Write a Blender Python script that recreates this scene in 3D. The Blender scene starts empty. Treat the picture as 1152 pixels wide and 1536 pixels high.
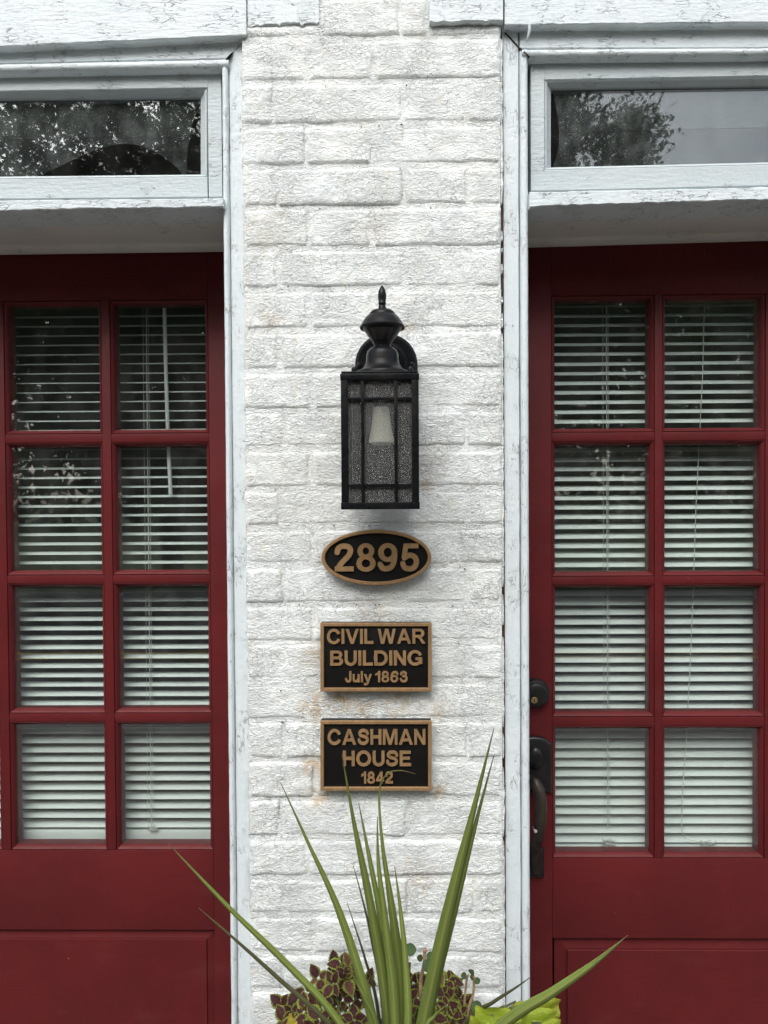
import bpy, bmesh, math, random
import numpy as np
from mathutils import Vector, Matrix
from mathutils.geometry import tessellate_polygon

random.seed(7)
rng = np.random.default_rng(7)
SC = bpy.context.scene
COL = SC.collection
R = math.radians

# ------------------------------------------------------------------ camera
D = 1.33
CZ = 1.5
LENS = 26.0
F = LENS / 36.0 * 1536.0
PITCH, YAW, ROLL = -1.0, 0.8, -0.35
cam_d = bpy.data.cameras.new('camera')
cam = bpy.data.objects.new('camera', cam_d)
COL.objects.link(cam)
cam_d.sensor_fit = 'VERTICAL'
cam_d.sensor_height = 36.0
cam_d.lens = LENS
cam_d.clip_start = 0.02
cam_d.clip_end = 600
CAM_R = (Matrix.Rotation(R(YAW), 3, 'Z') @ Matrix.Rotation(R(90 + PITCH), 3, 'X') @ Matrix.Rotation(R(ROLL), 3, 'Z'))
cam.matrix_world = Matrix.Translation((0, -D, CZ)) @ CAM_R.to_4x4()
SC.camera = cam

# ------------------------------------------------------------------ sky, sun, exposure
SUN_EL, SUN_AZ = 46.0, 194.0          # azimuth clockwise from +Y
w = bpy.data.worlds.new('World')
SC.world = w
w.use_nodes = True
wt = w.node_tree
wt.nodes.clear()
wo = wt.nodes.new('ShaderNodeOutputWorld')
wb = wt.nodes.new('ShaderNodeBackground')
ws = wt.nodes.new('ShaderNodeTexSky')
ws.sky_type = 'NISHITA'
ws.sun_disc = False
ws.sun_elevation = R(SUN_EL)
ws.sun_rotation = R(SUN_AZ)
ws.air_density = 1.0
ws.dust_density = 3.0
wh = wt.nodes.new('ShaderNodeHueSaturation')
wh.inputs['Saturation'].default_value = 0.40
wb.inputs['Strength'].default_value = 0.15
wt.links.new(ws.outputs[0], wh.inputs['Color'])
wt.links.new(wh.outputs[0], wb.inputs['Color'])
wt.links.new(wb.outputs[0], wo.inputs['Surface'])

sl = bpy.data.lights.new('sun', 'SUN')
sl.energy = 1.5
sl.angle = R(55)
sl.color = (1.0, 0.985, 0.96)
so = bpy.data.objects.new('sun', sl)
COL.objects.link(so)
az = R(SUN_AZ)
sdir = Vector((math.sin(az) * math.cos(R(SUN_EL)), math.cos(az) * math.cos(R(SUN_EL)), math.sin(R(SUN_EL))))
so.rotation_euler = (-sdir).to_track_quat('-Z', 'Y').to_euler()
so.location = (0, -5, 12)

vs = SC.view_settings
vs.view_transform = 'Standard'
vs.look = 'None'
vs.gamma = 1
vs.use_curve_mapping = False
vs.exposure = 0.96
SC.cycles.use_denoising = True
SC.cycles.max_bounces = 8
SC.cycles.diffuse_bounces = 4
SC.cycles.glossy_bounces = 4
SC.cycles.transparent_max_bounces = 24
SC.cycles.caustics_reflective = False
SC.cycles.caustics_refractive = False
SC.cycles.sample_clamp_indirect = 6

# ------------------------------------------------------------------ helpers
CAMP = Vector((0, -D, CZ))


def U(px, py, y):
    """photograph pixel -> the point where its ray meets the vertical plane at depth y"""
    d = CAM_R @ Vector(((px - 576) / F, (768 - py) / F, -1.0))
    t = (y - CAMP.y) / d.y
    return CAMP + d * t


def SY(y):
    return (D + y) / F


def smooth(a, b, x):
    t = np.clip((x - a) / (b - a), 0, 1)
    return t * t * (3 - 2 * t)


def _hash(ix, iy, seed):
    n = (ix.astype(np.int64) * 374761393 + iy.astype(np.int64) * 668265263 + seed * 1442695041) & 0x7fffffff
    n = ((n ^ (n >> 13)) * 1274126177) & 0x7fffffff
    n = n ^ (n >> 16)
    return (n & 0xffff) / 65535.0


def vnoise(x, y, seed=0):
    ix = np.floor(x); iy = np.floor(y)
    fx = x - ix; fy = y - iy
    fx = fx * fx * fx * (fx * (fx * 6 - 15) + 10); fy = fy * fy * fy * (fy * (fy * 6 - 15) + 10)
    a = _hash(ix, iy, seed); b = _hash(ix + 1, iy, seed)
    c = _hash(ix, iy + 1, seed); d = _hash(ix + 1, iy + 1, seed)
    return (a + (b - a) * fx) * (1 - fy) + (c + (d - c) * fx) * fy


def fbm(x, y, octv=4, seed=0):
    s = 0; a = 0.5
    for k in range(octv):
        s = s + a * (vnoise(x, y, seed + k * 17) - 0.5) * 2
        x = x * 2.03 + 5.1; y = y * 2.03 + 9.7; a *= 0.5
    return s


class MB:
    def __init__(self):
        self.v = []; self.f = []

    def add(self, vs_, fs_):
        o = len(self.v)
        self.v += [tuple(p) for p in vs_]
        self.f += [tuple(i + o for i in f) for f in fs_]
        return self

    def box(self, x0, x1, y0, y1, z0, z1):
        return self.hexa([(x0, y0, z0), (x1, y0, z0), (x1, y0, z1), (x0, y0, z1)],
                         [(x0, y1, z0), (x1, y1, z0), (x1, y1, z1), (x0, y1, z1)])

    def hexa(self, fr, bk):
        """front quad (ccw seen from -y: bl, br, tr, tl) and back quad"""
        return self.add(list(fr) + list(bk), [(0, 1, 2, 3), (7, 6, 5, 4), (0, 4, 5, 1), (1, 5, 6, 2), (2, 6, 7, 3), (3, 7, 4, 0)])

    def loft(self, rings, closed=True, cap=True):
        n = len(rings[0]); o = []
        vs_ = [p for r in rings for p in r]
        for k in range(len(rings) - 1):
            for i in range(n if closed else n - 1):
                j = (i + 1) % n
                o.append((k * n + i, k * n + j, (k + 1) * n + j, (k + 1) * n + i))
        if cap:
            o.append(tuple(reversed(range(n))))
            o.append(tuple(range((len(rings) - 1) * n, len(rings) * n)))
        return self.add(vs_, o)

    def lathe(self, c, prof, n=32, cap=True, sx=1, sy=1):
        """prof: (radius, z) pairs, axis vertical through c"""
        rings = [[(c[0] + sx * r * math.cos(2 * math.pi * i / n), c[1] + sy * r * math.sin(2 * math.pi * i / n), z) for i in range(n)] for r, z in prof]
        return self.loft(rings, True, cap)

    def lathe_y(self, c, prof, n=28):
        """axis along y; prof: (radius, y)"""
        rings = [[(c[0] + r * math.cos(2 * math.pi * i / n), y, c[1] - r * math.sin(2 * math.pi * i / n)) for i in range(n)] for r, y in prof]
        return self.loft(rings, True, True)

    def tube(self, pts, rad, n=8, sx=1.0):
        pts = [Vector(p) for p in pts]
        rings = []
        for i, p in enumerate(pts):
            t = (pts[min(i + 1, len(pts) - 1)] - pts[max(i - 1, 0)])
            if t.length < 1e-9: t = Vector((0, 0, 1))
            t.normalize()
            up = Vector((0, 1, 0)) if abs(t.y) < 0.9 else Vector((1, 0, 0))
            a = t.cross(up).normalized(); b = t.cross(a).normalized()
            r = rad[i] if isinstance(rad, (list, tuple)) else rad
            rings.append([p + (a * math.cos(2 * math.pi * k / n) * sx + b * math.sin(2 * math.pi * k / n)) * r for k in range(n)])
        return self.loft(rings)

    def build(self, name, mat, parent=None, bevel=0, seg=2, flat=False, angle=35, kind=None):
        pts = np.array([tuple(p) for p in self.v], dtype=float)
        org = Vector(((pts[:, 0].min() + pts[:, 0].max()) / 2, (pts[:, 1].min() + pts[:, 1].max()) / 2, pts[:, 2].min()))
        me = bpy.data.meshes.new(name)
        me.from_pydata([tuple(Vector(p) - org) for p in self.v], [], self.f)
        bm = bmesh.new(); bm.from_mesh(me)
        bmesh.ops.recalc_face_normals(bm, faces=bm.faces)
        if bevel:
            es = [e for e in bm.edges if len(e.link_faces) == 2 and e.calc_face_angle(0) > R(30)]
            bmesh.ops.bevel(bm, geom=es, offset=bevel, segments=seg, affect='EDGES', profile=0.6, clamp_overlap=True)
        bm.to_mesh(me); bm.free()
        if not flat:
            me.polygons.foreach_set('use_smooth', [True] * len(me.polygons))
            me.set_sharp_from_angle(angle=R(angle))
        if mat: me.materials.append(mat)
        o = bpy.data.objects.new(name, me)
        COL.objects.link(o)
        place(o, org, parent)
        if kind: o['kind'] = kind
        return o


WORLD_LOC = {}


def place(o, org, parent=None):
    WORLD_LOC[o.name] = Vector(org)
    if parent is not None:
        o.parent = parent
        o.location = Vector(org) - WORLD_LOC[parent.name]
    else:
        o.location = org


def tag(o, label=None, cat=None, group=None, kind=None):
    if label: o['label'] = label
    if cat: o['category'] = cat
    if group: o['group'] = group
    if kind or cat: o['kind'] = kind or 'thing'
    return o


def thing(name, label, cat, loc, group=None):
    o = bpy.data.objects.new(name, None)
    o.empty_display_size = 0.05
    COL.objects.link(o)
    place(o, Vector(loc))
    return tag(o, label, cat, group)


def linked(src, name, org, parent, rot=None, scale=None):
    o = src.copy()
    o.name = name
    COL.objects.link(o)
    o.parent = None
    place(o, org, parent)
    if rot is not None: o.rotation_euler = rot
    if scale is not None: o.scale = scale
    return o


# ------------------------------------------------------------------ node helper
class NT:
    def __init__(self, name):
        self.m = bpy.data.materials.new(name)
        self.m.use_nodes = True
        self.t = self.m.node_tree
        self.t.nodes.clear()
        self.out = self.t.nodes.new('ShaderNodeOutputMaterial')

    def n(self, typ, props=None, **ins):
        nd = self.t.nodes.new(typ)
        for k, v in (props or {}).items(): setattr(nd, k, v)
        for k, v in ins.items():
            key = k.replace('_', ' ')
            sock = nd.inputs[int(k[1:])] if k[0] == 'i' and k[1:].isdigit() else nd.inputs[key]
            self.put(sock, v)
        return nd

    def put(self, sock, v):
        if isinstance(v, bpy.types.Node): v = v.outputs[0]
        if isinstance(v, bpy.types.NodeSocket): self.t.links.new(v, sock)
        else:
            if sock.type == 'RGBA' and len(v) == 3: v = (*v, 1)
            sock.default_value = v

    def pos(self): return self.n('ShaderNodeNewGeometry').outputs['Position']

    def vmul(self, a, b): return self.n('ShaderNodeVectorMath', {'operation': 'MULTIPLY'}, i0=a, i1=b).outputs[0]

    def vadd(self, a, b): return self.n('ShaderNodeVectorMath', {'operation': 'ADD'}, i0=a, i1=b).outputs[0]

    def noise(self, vec, scale, detail=4, rough=0.55, dist=0.0, out=0):
        return self.n('ShaderNodeTexNoise', None, Vector=vec, Scale=scale, Detail=detail, Roughness=rough, Distortion=dist).outputs[out]

    def vor(self, vec, scale, feature='F1', rnd=1.0, out=0):
        return self.n('ShaderNodeTexVoronoi', {'feature': feature}, Vector=vec, Scale=scale, Randomness=rnd).outputs[out]

    def math(self, op, a, b=0.0, c=0.0, clamp=False):
        return self.n('ShaderNodeMath', {'operation': op, 'use_clamp': clamp}, i0=a, i1=b, i2=c).outputs[0]

    def ramp(self, fac, lo, hi, a=0.0, b=1.0):
        return self.n('ShaderNodeMapRange', {'interpolation_type': 'SMOOTHSTEP'}, i0=fac, i1=lo, i2=hi, i3=a, i4=b).outputs[0]

    def mix(self, fac, a, b, blend='MIX'):
        nd = self.t.nodes.new('ShaderNodeMix')
        nd.data_type = 'RGBA'; nd.blend_type = blend
        self.put(nd.inputs[0], fac); self.put(nd.inputs[6], a); self.put(nd.inputs[7], b)
        return nd.outputs[2]

    def bump(self, h, strength=0.5, dist=0.002, normal=None):
        nd = self.n('ShaderNodeBump', None, Height=h, Strength=strength, Distance=dist)
        if normal is not None: self.put(nd.inputs['Normal'], normal)
        return nd.outputs[0]

    def bsdf(self, color, rough=0.5, metal=0.0, normal=None, spec=0.5, **kw):
        nd = self.n('ShaderNodeBsdfPrincipled', None, Base_Color=color, Roughness=rough, Metallic=metal)
        nd.inputs['Specular IOR Level'].default_value = spec
        if normal is not None: self.put(nd.inputs['Normal'], normal)
        for k, v in kw.items(): self.put(nd.inputs[k.replace('_', ' ')], v)
        return nd

    def done(self, sh):
        self.put(self.out.inputs['Surface'], sh)
        return self.m


def sep(N, v):
    nd = N.n('ShaderNodeSeparateXYZ', None, i0=v)
    return nd.outputs


# ------------------------------------------------------------------ materials
def mat_brick():
    N = NT('white_painted_brick')
    p = N.pos()
    wob = N.noise(p, 18, 3, 0.6, out=1)
    pw = N.vadd(p, N.vmul(N.vadd(wob, (-.5, -.5, -.5)), (0.02, 0.02, 0.02)))
    big = N.noise(p, 5.5, 3, 0.6)
    mid = N.noise(p, 32, 4, 0.6)
    col = N.mix(N.ramp(big, .38, .62), (.875, .905, .88), (.86, .90, .89))
    col = N.mix(N.math('MULTIPLY', N.ramp(mid, .52, .72), .45), col, (.89, .865, .76))
    # rust and tannin stains that have run from the plaque fixings
    stains = [(472, 1060, .045, .55), (515, 1048, .035, .8), (545, 1062, .03, .55), (600, 1055, .04, .55), (470, 1150, .035, .6),
              (655, 1185, .02, .7), (475, 985, .04, .4), (480, 1195, .04, .6), (655, 1065, .035, .35), (625, 1315, .05, .35), (612, 492, .02, .5),
              (640, 700, .04, .3), (560, 925, .05, .3), (410, 480, .03, .3), (560, 345, .05, .22), (640, 725, .02, .4), (400, 340, .06, .2)]
    tot = None
    for (sx, sy, rad, a) in stains:
        q = U(sx, sy, 0)
        dd = N.n('ShaderNodeVectorMath', {'operation': 'DISTANCE'}, i0=pw, i1=(q.x, 0, q.z)).outputs[1]
        g = N.ramp(dd, rad * 0.1, rad * 1.15, a, 0)
        tot = g if tot is None else N.math('MAXIMUM', tot, g)
    st = N.math('MULTIPLY', tot, N.ramp(N.noise(p, 60, 5, 0.7), .36, .60), clamp=True)
    st = N.math('MULTIPLY', st, 1.15, clamp=True)
    col = N.mix(st, col, (.56, .38, .18))
    # crazed paint: hairline cracks
    pc = N.vadd(p, N.vmul(N.vadd(N.noise(p, 90, 2, .5, out=1), (-.5, -.5, -.5)), (.008, .008, .008)))
    cr = N.vor(pc, 95, 'DISTANCE_TO_EDGE')
    area = N.ramp(N.noise(p, 11, 3, .6), .47, .60)
    crack = N.math('MULTIPLY', N.ramp(cr, .0, .06, 1, 0), area)
    col = N.mix(N.math('MULTIPLY', crack, .52), col, (.30, .28, .24))
    # wrinkled thick paint, stretched sideways
    ps = N.vmul(p, (1.0, 1.0, 1.7))
    n1 = N.noise(ps, 150, 5, .62, .9)
    rid = N.math('ABSOLUTE', N.math('SUBTRACT', N.noise(ps, 80, 4, .62, .8), .5))
    n3 = N.noise(p, 420, 3, .6)
    amp = N.ramp(N.noise(p, 13, 3, .6), .36, .64, .62, 1.2)
    h = N.math('MULTIPLY', N.math('ADD', N.math('MULTIPLY', n1, 1.0), N.math('MULTIPLY', rid, 1.3)), amp)
    fl = N.noise(N.vmul(p, (1, 1, 1.35)), 34, 6, .68, .4)        # layers of old paint, broken off at their edges
    h = N.math('ADD', h, N.math('ADD', N.ramp(fl, .500, .512, 0, .13), N.ramp(fl, .585, .594, 0, .12)))
    h = N.math('ADD', h, N.math('MULTIPLY', n3, .14))
    h = N.math('SUBTRACT', h, N.math('MULTIPLY', crack, .10))
    # hollows of the wrinkled paint mixed darker
    hol = N.ramp(n1, .30, .40, .42, 0)
    col = N.mix(hol, col, (.42, .40, .36))
    return N.done(N.bsdf(col, .55, 0, N.bump(h, 1.0, .0055), .22))


def mat_wood(name, vert, base=(.625, .675, .69), wear=.5, bare=(.28, .235, .19)):
    N = NT(name)
    p = N.pos()
    gs = (1, 1, .16) if vert else (.16, 1, 1)
    pg = N.vmul(p, gs)
    big = N.noise(p, 7, 3, .6)
    col = N.mix(N.ramp(big, .35, .65), base, tuple(c * f for c, f in zip(base, (.955, .97, .98))))
    jit = N.vmul(N.vadd(N.noise(p, 60, 3, .6, out=1), (-.5, -.5, -.5)), (.012, .012, .012))
    vv = N.vmul(N.vadd(p, jit), (1, 1, .17) if vert else (.17, 1, 1))
    ce = N.vor(vv, 190, 'DISTANCE_TO_EDGE')
    area = N.ramp(N.noise(p, 19, 4, .65), .60 - .13 * wear, .68 - .1 * wear)
    crack = N.math('MULTIPLY', N.ramp(ce, .015, .07, 1, 0), area)
    crack = N.math('MULTIPLY', crack, N.ramp(N.noise(p, 110, 3, .6), .40, .54))
    col = N.mix(N.math('MULTIPLY', crack, .58), col, (.16, .145, .13))
    chn = N.noise(N.vmul(N.vadd(p, jit), (1, 1, .4) if vert else (.4, 1, 1)), 75, 5, .68)
    chip = N.math('MULTIPLY', N.ramp(chn, .735 - .055 * wear, .75 - .055 * wear), N.ramp(N.noise(p, 9, 2, .5), .45, .58))
    grain = N.noise(N.vmul(p, (14, 14, 1) if vert else (1, 14, 14)), 40, 3, .6)
    barec = N.mix(grain, tuple(c * .6 for c in bare), tuple(c * 1.35 for c in bare))
    col = N.mix(chip, col, barec)
    flow = N.noise(pg, 210, 4, .6)
    blob = N.noise(p, 120, 3, .55)
    h = N.math('ADD', N.math('MULTIPLY', flow, .55), N.math('MULTIPLY', blob, .5))
    h = N.math('SUBTRACT', h, N.math('MULTIPLY', crack, .5))
    h = N.math('SUBTRACT', h, N.math('MULTIPLY', chip, .5))
    return N.done(N.bsdf(col, .42, 0, N.bump(h, .8, .0026), .25))


def mat_red():
    N = NT('oxblood_door_paint')
    p = N.pos()
    g = N.noise(N.vmul(p, (1, 1, .09)), 220, 4, .6)
    g2 = N.noise(N.vmul(p, (.09, 1, 1)), 170, 3, .6)
    big = N.noise(p, 6, 4, .6)
    col = N.mix(N.ramp(big, .35, .68), (.105, .0125, .0140), (.086, .0112, .0122))
    col = N.mix(N.math('MULTIPLY', N.ramp(g2, .56, .70), .5), col, (.08, .009, .011))
    # specks of old white paint and dust
    v = N.vor(p, 33, 'F1'); vc = N.n('ShaderNodeTexVoronoi', {'feature': 'F1'}, Vector=p, Scale=33.0).outputs['Color']
    keep = N.ramp(sep(N, vc)[0], .80, .82)
    wash = N.ramp(N.noise(N.vmul(p, (.25, 1, .6)), 26, 5, .7), .55, .72, 0, .30)
    col = N.mix(wash, col, (.125, .030, .032))
    spk = N.math('MULTIPLY', N.ramp(v, .022, .034, 1, 0), keep)
    col = N.mix(N.math('MULTIPLY', spk, .75), col, (.55, .48, .45))
    h = N.math('ADD', N.math('MULTIPLY', g, .6), N.math('MULTIPLY', N.noise(p, 300, 3, .6), .4))
    rg = N.ramp(N.noise(p, 25, 3, .6), .3, .7, .38, .52)
    return N.done(N.bsdf(col, rg, 0, N.bump(h, .6, .0014), .18))


def mat_glass(name, f0=.07, dirt=.05, tint=(.94, .965, .95), wav=.03, gloss=.012):
    N = NT(name)
    p = N.pos()
    lw = N.n('ShaderNodeLayerWeight', None, Blend=.5)
    f5 = N.math('POWER', lw.outputs['Facing'], 5.0)
    fr = N.math('ADD', N.math('MULTIPLY', f5, 1 - f0), f0, clamp=True)
    nb = N.bump(N.noise(p, 7, 1, .5), wav, .002)
    gl = N.n('ShaderNodeBsdfGlossy', None, Color=(1, 1, 1), Roughness=gloss, Normal=nb)
    tr = N.n('ShaderNodeBsdfTransparent', None, Color=tint)
    mx = N.n('ShaderNodeMixShader', None, i0=fr, i1=tr, i2=gl)
    # film of dust with specks
    df = N.n('ShaderNodeBsdfDiffuse', None, Color=(.55, .56, .54))
    dn = N.ramp(N.noise(N.vmul(p, (1, 1, .6)), 22, 5, .7), .38, .75, dirt * .2, dirt)
    sp = N.math('MULTIPLY', N.ramp(N.noise(p, 520, 2, .5), .66, .74), dirt * 3.0)
    dm = N.math('ADD', dn, sp, clamp=True)
    return N.done(N.n('ShaderNodeMixShader', None, i0=dm, i1=mx, i2=df))


def mat_seeded():
    N = NT('seeded_lantern_glass')
    p = N.pos()
    s1 = N.noise(p, 820, 3, .6)
    s2 = N.noise(p, 330, 3, .7)
    lw = N.n('ShaderNodeLayerWeight', None, Blend=.5)
    fr = N.math('ADD', N.math('MULTIPLY', N.math('POWER', lw.outputs['Facing'], 4.0), .9), .07, clamp=True)
    nb = N.bump(N.math('ADD', s1, s2), 1.0, .004)
    gl = N.n('ShaderNodeBsdfGlossy', None, Color=(1, 1, 1), Roughness=.12, Normal=nb)
    tr = N.n('ShaderNodeBsdfTransparent', None, Color=(.86, .87, .85))
    mx = N.n('ShaderNodeMixShader', None, i0=fr, i1=tr, i2=gl)
    df = N.n('ShaderNodeBsdfDiffuse', None, Color=(.75, .75, .73), Normal=nb)
    sp = N.ramp(s1, .50, .72, .04, .33)
    return N.done(N.n('ShaderNodeMixShader', None, i0=sp, i1=mx, i2=df))


def simple(name, col, rough=.5, metal=0, nscale=0, nstr=.3, ndist=.001, var=0, spec=.5, vscale=20):
    N = NT(name)
    p = N.pos()
    c = col
    if var:
        c = N.mix(N.ramp(N.noise(p, vscale, 4, .6), .35, .65), tuple(max(0, x * (1 - var)) for x in col), tuple(min(1, x * (1 + var)) for x in col))
    nb = N.bump(N.noise(p, nscale, 3, .6), nstr, ndist) if nscale else None
    return N.done(N.bsdf(c, rough, metal, nb, spec))


def mat_black():
    N = NT('black_lantern_metal')
    p = N.pos()
    n = N.noise(p, 30, 4, .6)
    col = N.mix(N.ramp(n, .55, .75), (.0065, .007, .0078), (.016, .012, .009))
    return N.done(N.bsdf(col, N.ramp(n, .3, .7, .22, .38), .0, N.bump(N.noise(p, 400, 2, .5), .15, .0006), .16))


def mat_bronze():
    N = NT('bronze_lettering_paint')
    p = N.pos()
    n = N.noise(N.vmul(p, (1, 1, .3)), 120, 4, .65)
    col = N.mix(N.ramp(n, .3, .72), (.245, .150, .070), (.335, .205, .100))
    return N.done(N.bsdf(col, .45, .25, N.bump(N.noise(p, 500, 2, .5), .12, .0006), .4))


def mat_slat():
    N = NT('white_vinyl_slat')
    p = N.pos()
    col = N.mix(N.noise(p, 12, 3, .6), (.60, .64, .63), (.66, .695, .685))
    return N.done(N.bsdf(col, .38, 0, None, .4))


def leaf_attr_mat(name, inner, outer, lo, hi, vein=None, rough=.45, trans=.25, noise=.12, side=.4):
    """pigment laid out by the leaf's own 'rim' attribute (0 at the margin, 1 at the midrib)"""
    N = NT(name)
    p = N.n('ShaderNodeTexCoord').outputs['Object']
    at = N.n('ShaderNodeAttribute', {'attribute_name': 'rim'}).outputs['Fac']
    a = N.math('ADD', at, N.math('MULTIPLY', N.math('SUBTRACT', N.noise(p, 6, 3, .6), .5), noise * 2.5))
    col = N.mix(N.ramp(a, lo, hi), outer, inner)
    if vein:
        col = N.mix(N.ramp(at, .90, 1.0, 0, .8), col, vein)
        al = N.n('ShaderNodeAttribute', {'attribute_name': 'along'}).outputs['Fac']
        fr = N.math('FRACT', N.math('MULTIPLY', N.math('ADD', al, N.math('MULTIPLY', at, .42)), 6.0))
        sv = N.math('ABSOLUTE', N.math('SUBTRACT', fr, .5))
        col = N.mix(N.math('MULTIPLY', N.ramp(sv, 0, .10, 1, 0), N.ramp(at, .08, .35, 0, side)), col, vein)
    oi = N.n('ShaderNodeObjectInfo').outputs['Random']
    hs = N.n('ShaderNodeHueSaturation', None, Color=col, Value=N.ramp(oi, 0, 1, .78, 1.22), Hue=N.ramp(oi, 0, 1, .49, .51))
    ret = N.ramp(N.vor(p, 9, 'DISTANCE_TO_EDGE'), 0, .10)
    b = N.bsdf(hs, rough, 0, N.bump(N.math('ADD', N.noise(p, 9, 3, .6), N.math('MULTIPLY', ret, .5)), .6, .0016), .3)
    tl = N.n('ShaderNodeBsdfTranslucent', None, Color=hs)
    return N.done(N.n('ShaderNodeMixShader', None, i0=trans, i1=b, i2=tl))


M_BRICK = mat_brick()
M_WV = mat_wood('flaking_white_wood_vertical', True, wear=.75)
M_WH = mat_wood('flaking_white_wood_horizontal', False, wear=.9)
M_WS = mat_wood('smooth_white_sash_paint', False, base=(.475, .52, .53), wear=.3)
M_SILL = mat_wood('weathered_sill_paint', False, wear=1.3)
M_SOF = mat_wood('soffit_paint', False, base=(.66, .64, .60), wear=.35)
M_RED = mat_red()
M_PANE = mat_glass('door_glass', .055, .03)
M_TRANSOM = mat_glass('transom_glass', .03, .015, (.92, .94, .94), .02)
M_FILM = mat_glass('grey_window_film', .085, .16, (.5, .53, .53), .03, .015)
M_FILM_UP = mat_glass('upper_grey_window_film', .105, .20, (.5, .53, .52), .03, .02)
M_SEED = mat_seeded()
M_BLACK = mat_black()
M_BRONZE = mat_bronze()
M_PLBLK = simple('plaque_black_ground', (.006, .0058, .0056), .45, 0, 700, .25, .0008, .2, .2)
M_PLEDGE = simple('plaque_dark_edge', (.03, .028, .03), .6)
M_SLAT = mat_slat()
M_CORD = simple('blind_cord', (.46, .49, .46), .8)
M_WAND = simple('clear_wand', (.55, .58, .57), .25)
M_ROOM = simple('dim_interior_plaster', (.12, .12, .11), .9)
M_ARCH = simple('dark_board', (.010, .011, .014), .7)
M_HARD = simple('oil_rubbed_bronze', (.016, .015, .015), .36, .35, 60, .1, .0006, .35)
M_WORN = simple('worn_grip', (.035, .026, .02), .42, .4, 60, .1, .0006, .5, vscale=40)
M_BRASS = simple('brass', (.42, .30, .12), .35, .8, 0, var=.2)
M_HOLE = simple('hole_shade', (.018, .014, .011), .95)  # near-black colour standing in for the shade inside holes and gaps
M_RAW = simple('raw_brown_gap', (.045, .026, .02), .9, 0, 120, .5, .002, .5)
M_CAULK = M_BRICK
M_BULB = simple('bulb_frosted_plastic', (.88, .85, .77), .4)
M_PAPER = simple('grey_backing_board', (.10, .11, .105), .8, 0, 0, var=.1)

# ------------------------------------------------------------------ setting
def sheet(name, x0, x1, y0, y1, z, mat, th=0.0):
    b = MB()
    if th: b.box(x0, x1, y0, y1, z - th, z)
    else: b.add([(x0, y0, z), (x1, y0, z), (x1, y1, z), (x0, y1, z)], [(0, 1, 2, 3)])
    o = b.build(name, mat, flat=True)
    o['kind'] = 'structure'
    return o


M_LAWN = simple('lawn', (.055, .085, .025), .95, 0, 60, .6, .02, .4, vscale=2)
M_PAVE = simple('concrete_pavement', (.15, .135, .12), .9, 0, 90, .4, .002, .12, vscale=3)
M_ROAD = simple('asphalt', (.06, .06, .062), .9, 0, 150, .5, .004, .2, vscale=5)
M_YEL = simple('yellow_road_paint', (.62, .36, .05), .7)
M_KERB = simple('kerb_stone', (.36, .35, .33), .9, 0, 60, .4, .002, .1)
sheet('ground', -250, 250, -250, 250, -0.16, M_LAWN)
sheet('pavement', -40, 40, -3.0, 0.36, 0.0, M_PAVE, .14)
sheet('kerb', -40, 40, -3.16, -3.002, 0.0, M_KERB, .14)
sheet('road', -60, 60, -10.0, -3.162, -0.125, M_ROAD, .03)
sheet('road_marking', -60, 60, -5.82, -5.70, -0.121, M_YEL)
sheet('road_marking', -60, 60, -6.06, -5.94, -0.121, M_YEL)
sheet('far_kerb', -60, 60, -10.16, -10.002, 0.0, M_KERB, .15)
sheet('far_lawn', -60, 60, -60, -10.162, -0.01, M_LAWN, .1)

# room behind the doors
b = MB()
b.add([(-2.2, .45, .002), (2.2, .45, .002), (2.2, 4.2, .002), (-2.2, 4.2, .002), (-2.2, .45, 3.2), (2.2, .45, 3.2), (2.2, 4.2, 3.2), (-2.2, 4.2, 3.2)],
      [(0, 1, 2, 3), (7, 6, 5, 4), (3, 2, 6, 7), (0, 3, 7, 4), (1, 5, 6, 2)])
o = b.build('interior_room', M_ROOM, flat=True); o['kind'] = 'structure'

# ------------------------------------------------------------------ brick pier
XL0 = U(371, 760, 0).x - .004
XR0 = U(751.5, 760, 0).x + .003
BEDS = [-5, 57, 122, 187, 249, 310, 372, 433, 495, 555, 615, 673, 733, 791, 849, 907, 964, 1023, 1081, 1140, 1199, 1258, 1316, 1374, 1432, 1487, 1545]
JA = [462, 560]
JB = [420, 607, 702]
JOVR = {0: [478, 600, 642], 1: [460, 560], 2: [409, 605, 699], 3: [458, 558], 4: [416, 605, 701], 5: [462, 558], 6: [418, 607, 708], 7: [464, 560],
        8: [419, 607], 9: [469, 560], 10: [426, 607, 699], 11: [467, 560], 12: [420, 607, 701], 13: [469, 562, 690], 14: [425, 607, 701],
        15: [470, 560], 16: [428, 610, 706], 17: [461, 566], 18: [426, 607, 702], 19: [472, 562], 20: [420, 612], 21: [462, 560],
        22: [427, 612, 712], 23: [471, 562], 24: [425, 612, 705], 25: [465, 560]}
pier = thing('brick_pier', 'white painted brick pier with thick wrinkled paint between the two red doors', 'brick wall', (0, .1, 0))
bedz = [U(560, p, 0).z for p in BEDS]
course = (bedz[0] - bedz[-1]) / (len(bedz) - 1)
while bedz[-1] > .05: bedz.append(bedz[-1] - course)
bedz[-1] = 0.002
bedz = [bedz[0] + course * 3, bedz[0] + course * 2, bedz[0] + course] + bedz   # three more courses up between the lintel boards
NUP = 3


def relief(x, z):
    return (fbm(x * 9, z * 9, 3, 3) * .0007 + fbm(x * 30, z * 46, 4, 11) * .0013
            + np.abs(fbm(x * 60, z * 105, 3, 29)) * .0018)


def mortar_y(x, z):
    return .0026 + fbm(x * 10, z * 12, 3, 51) * .0022 - relief(x, z) * .7


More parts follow.
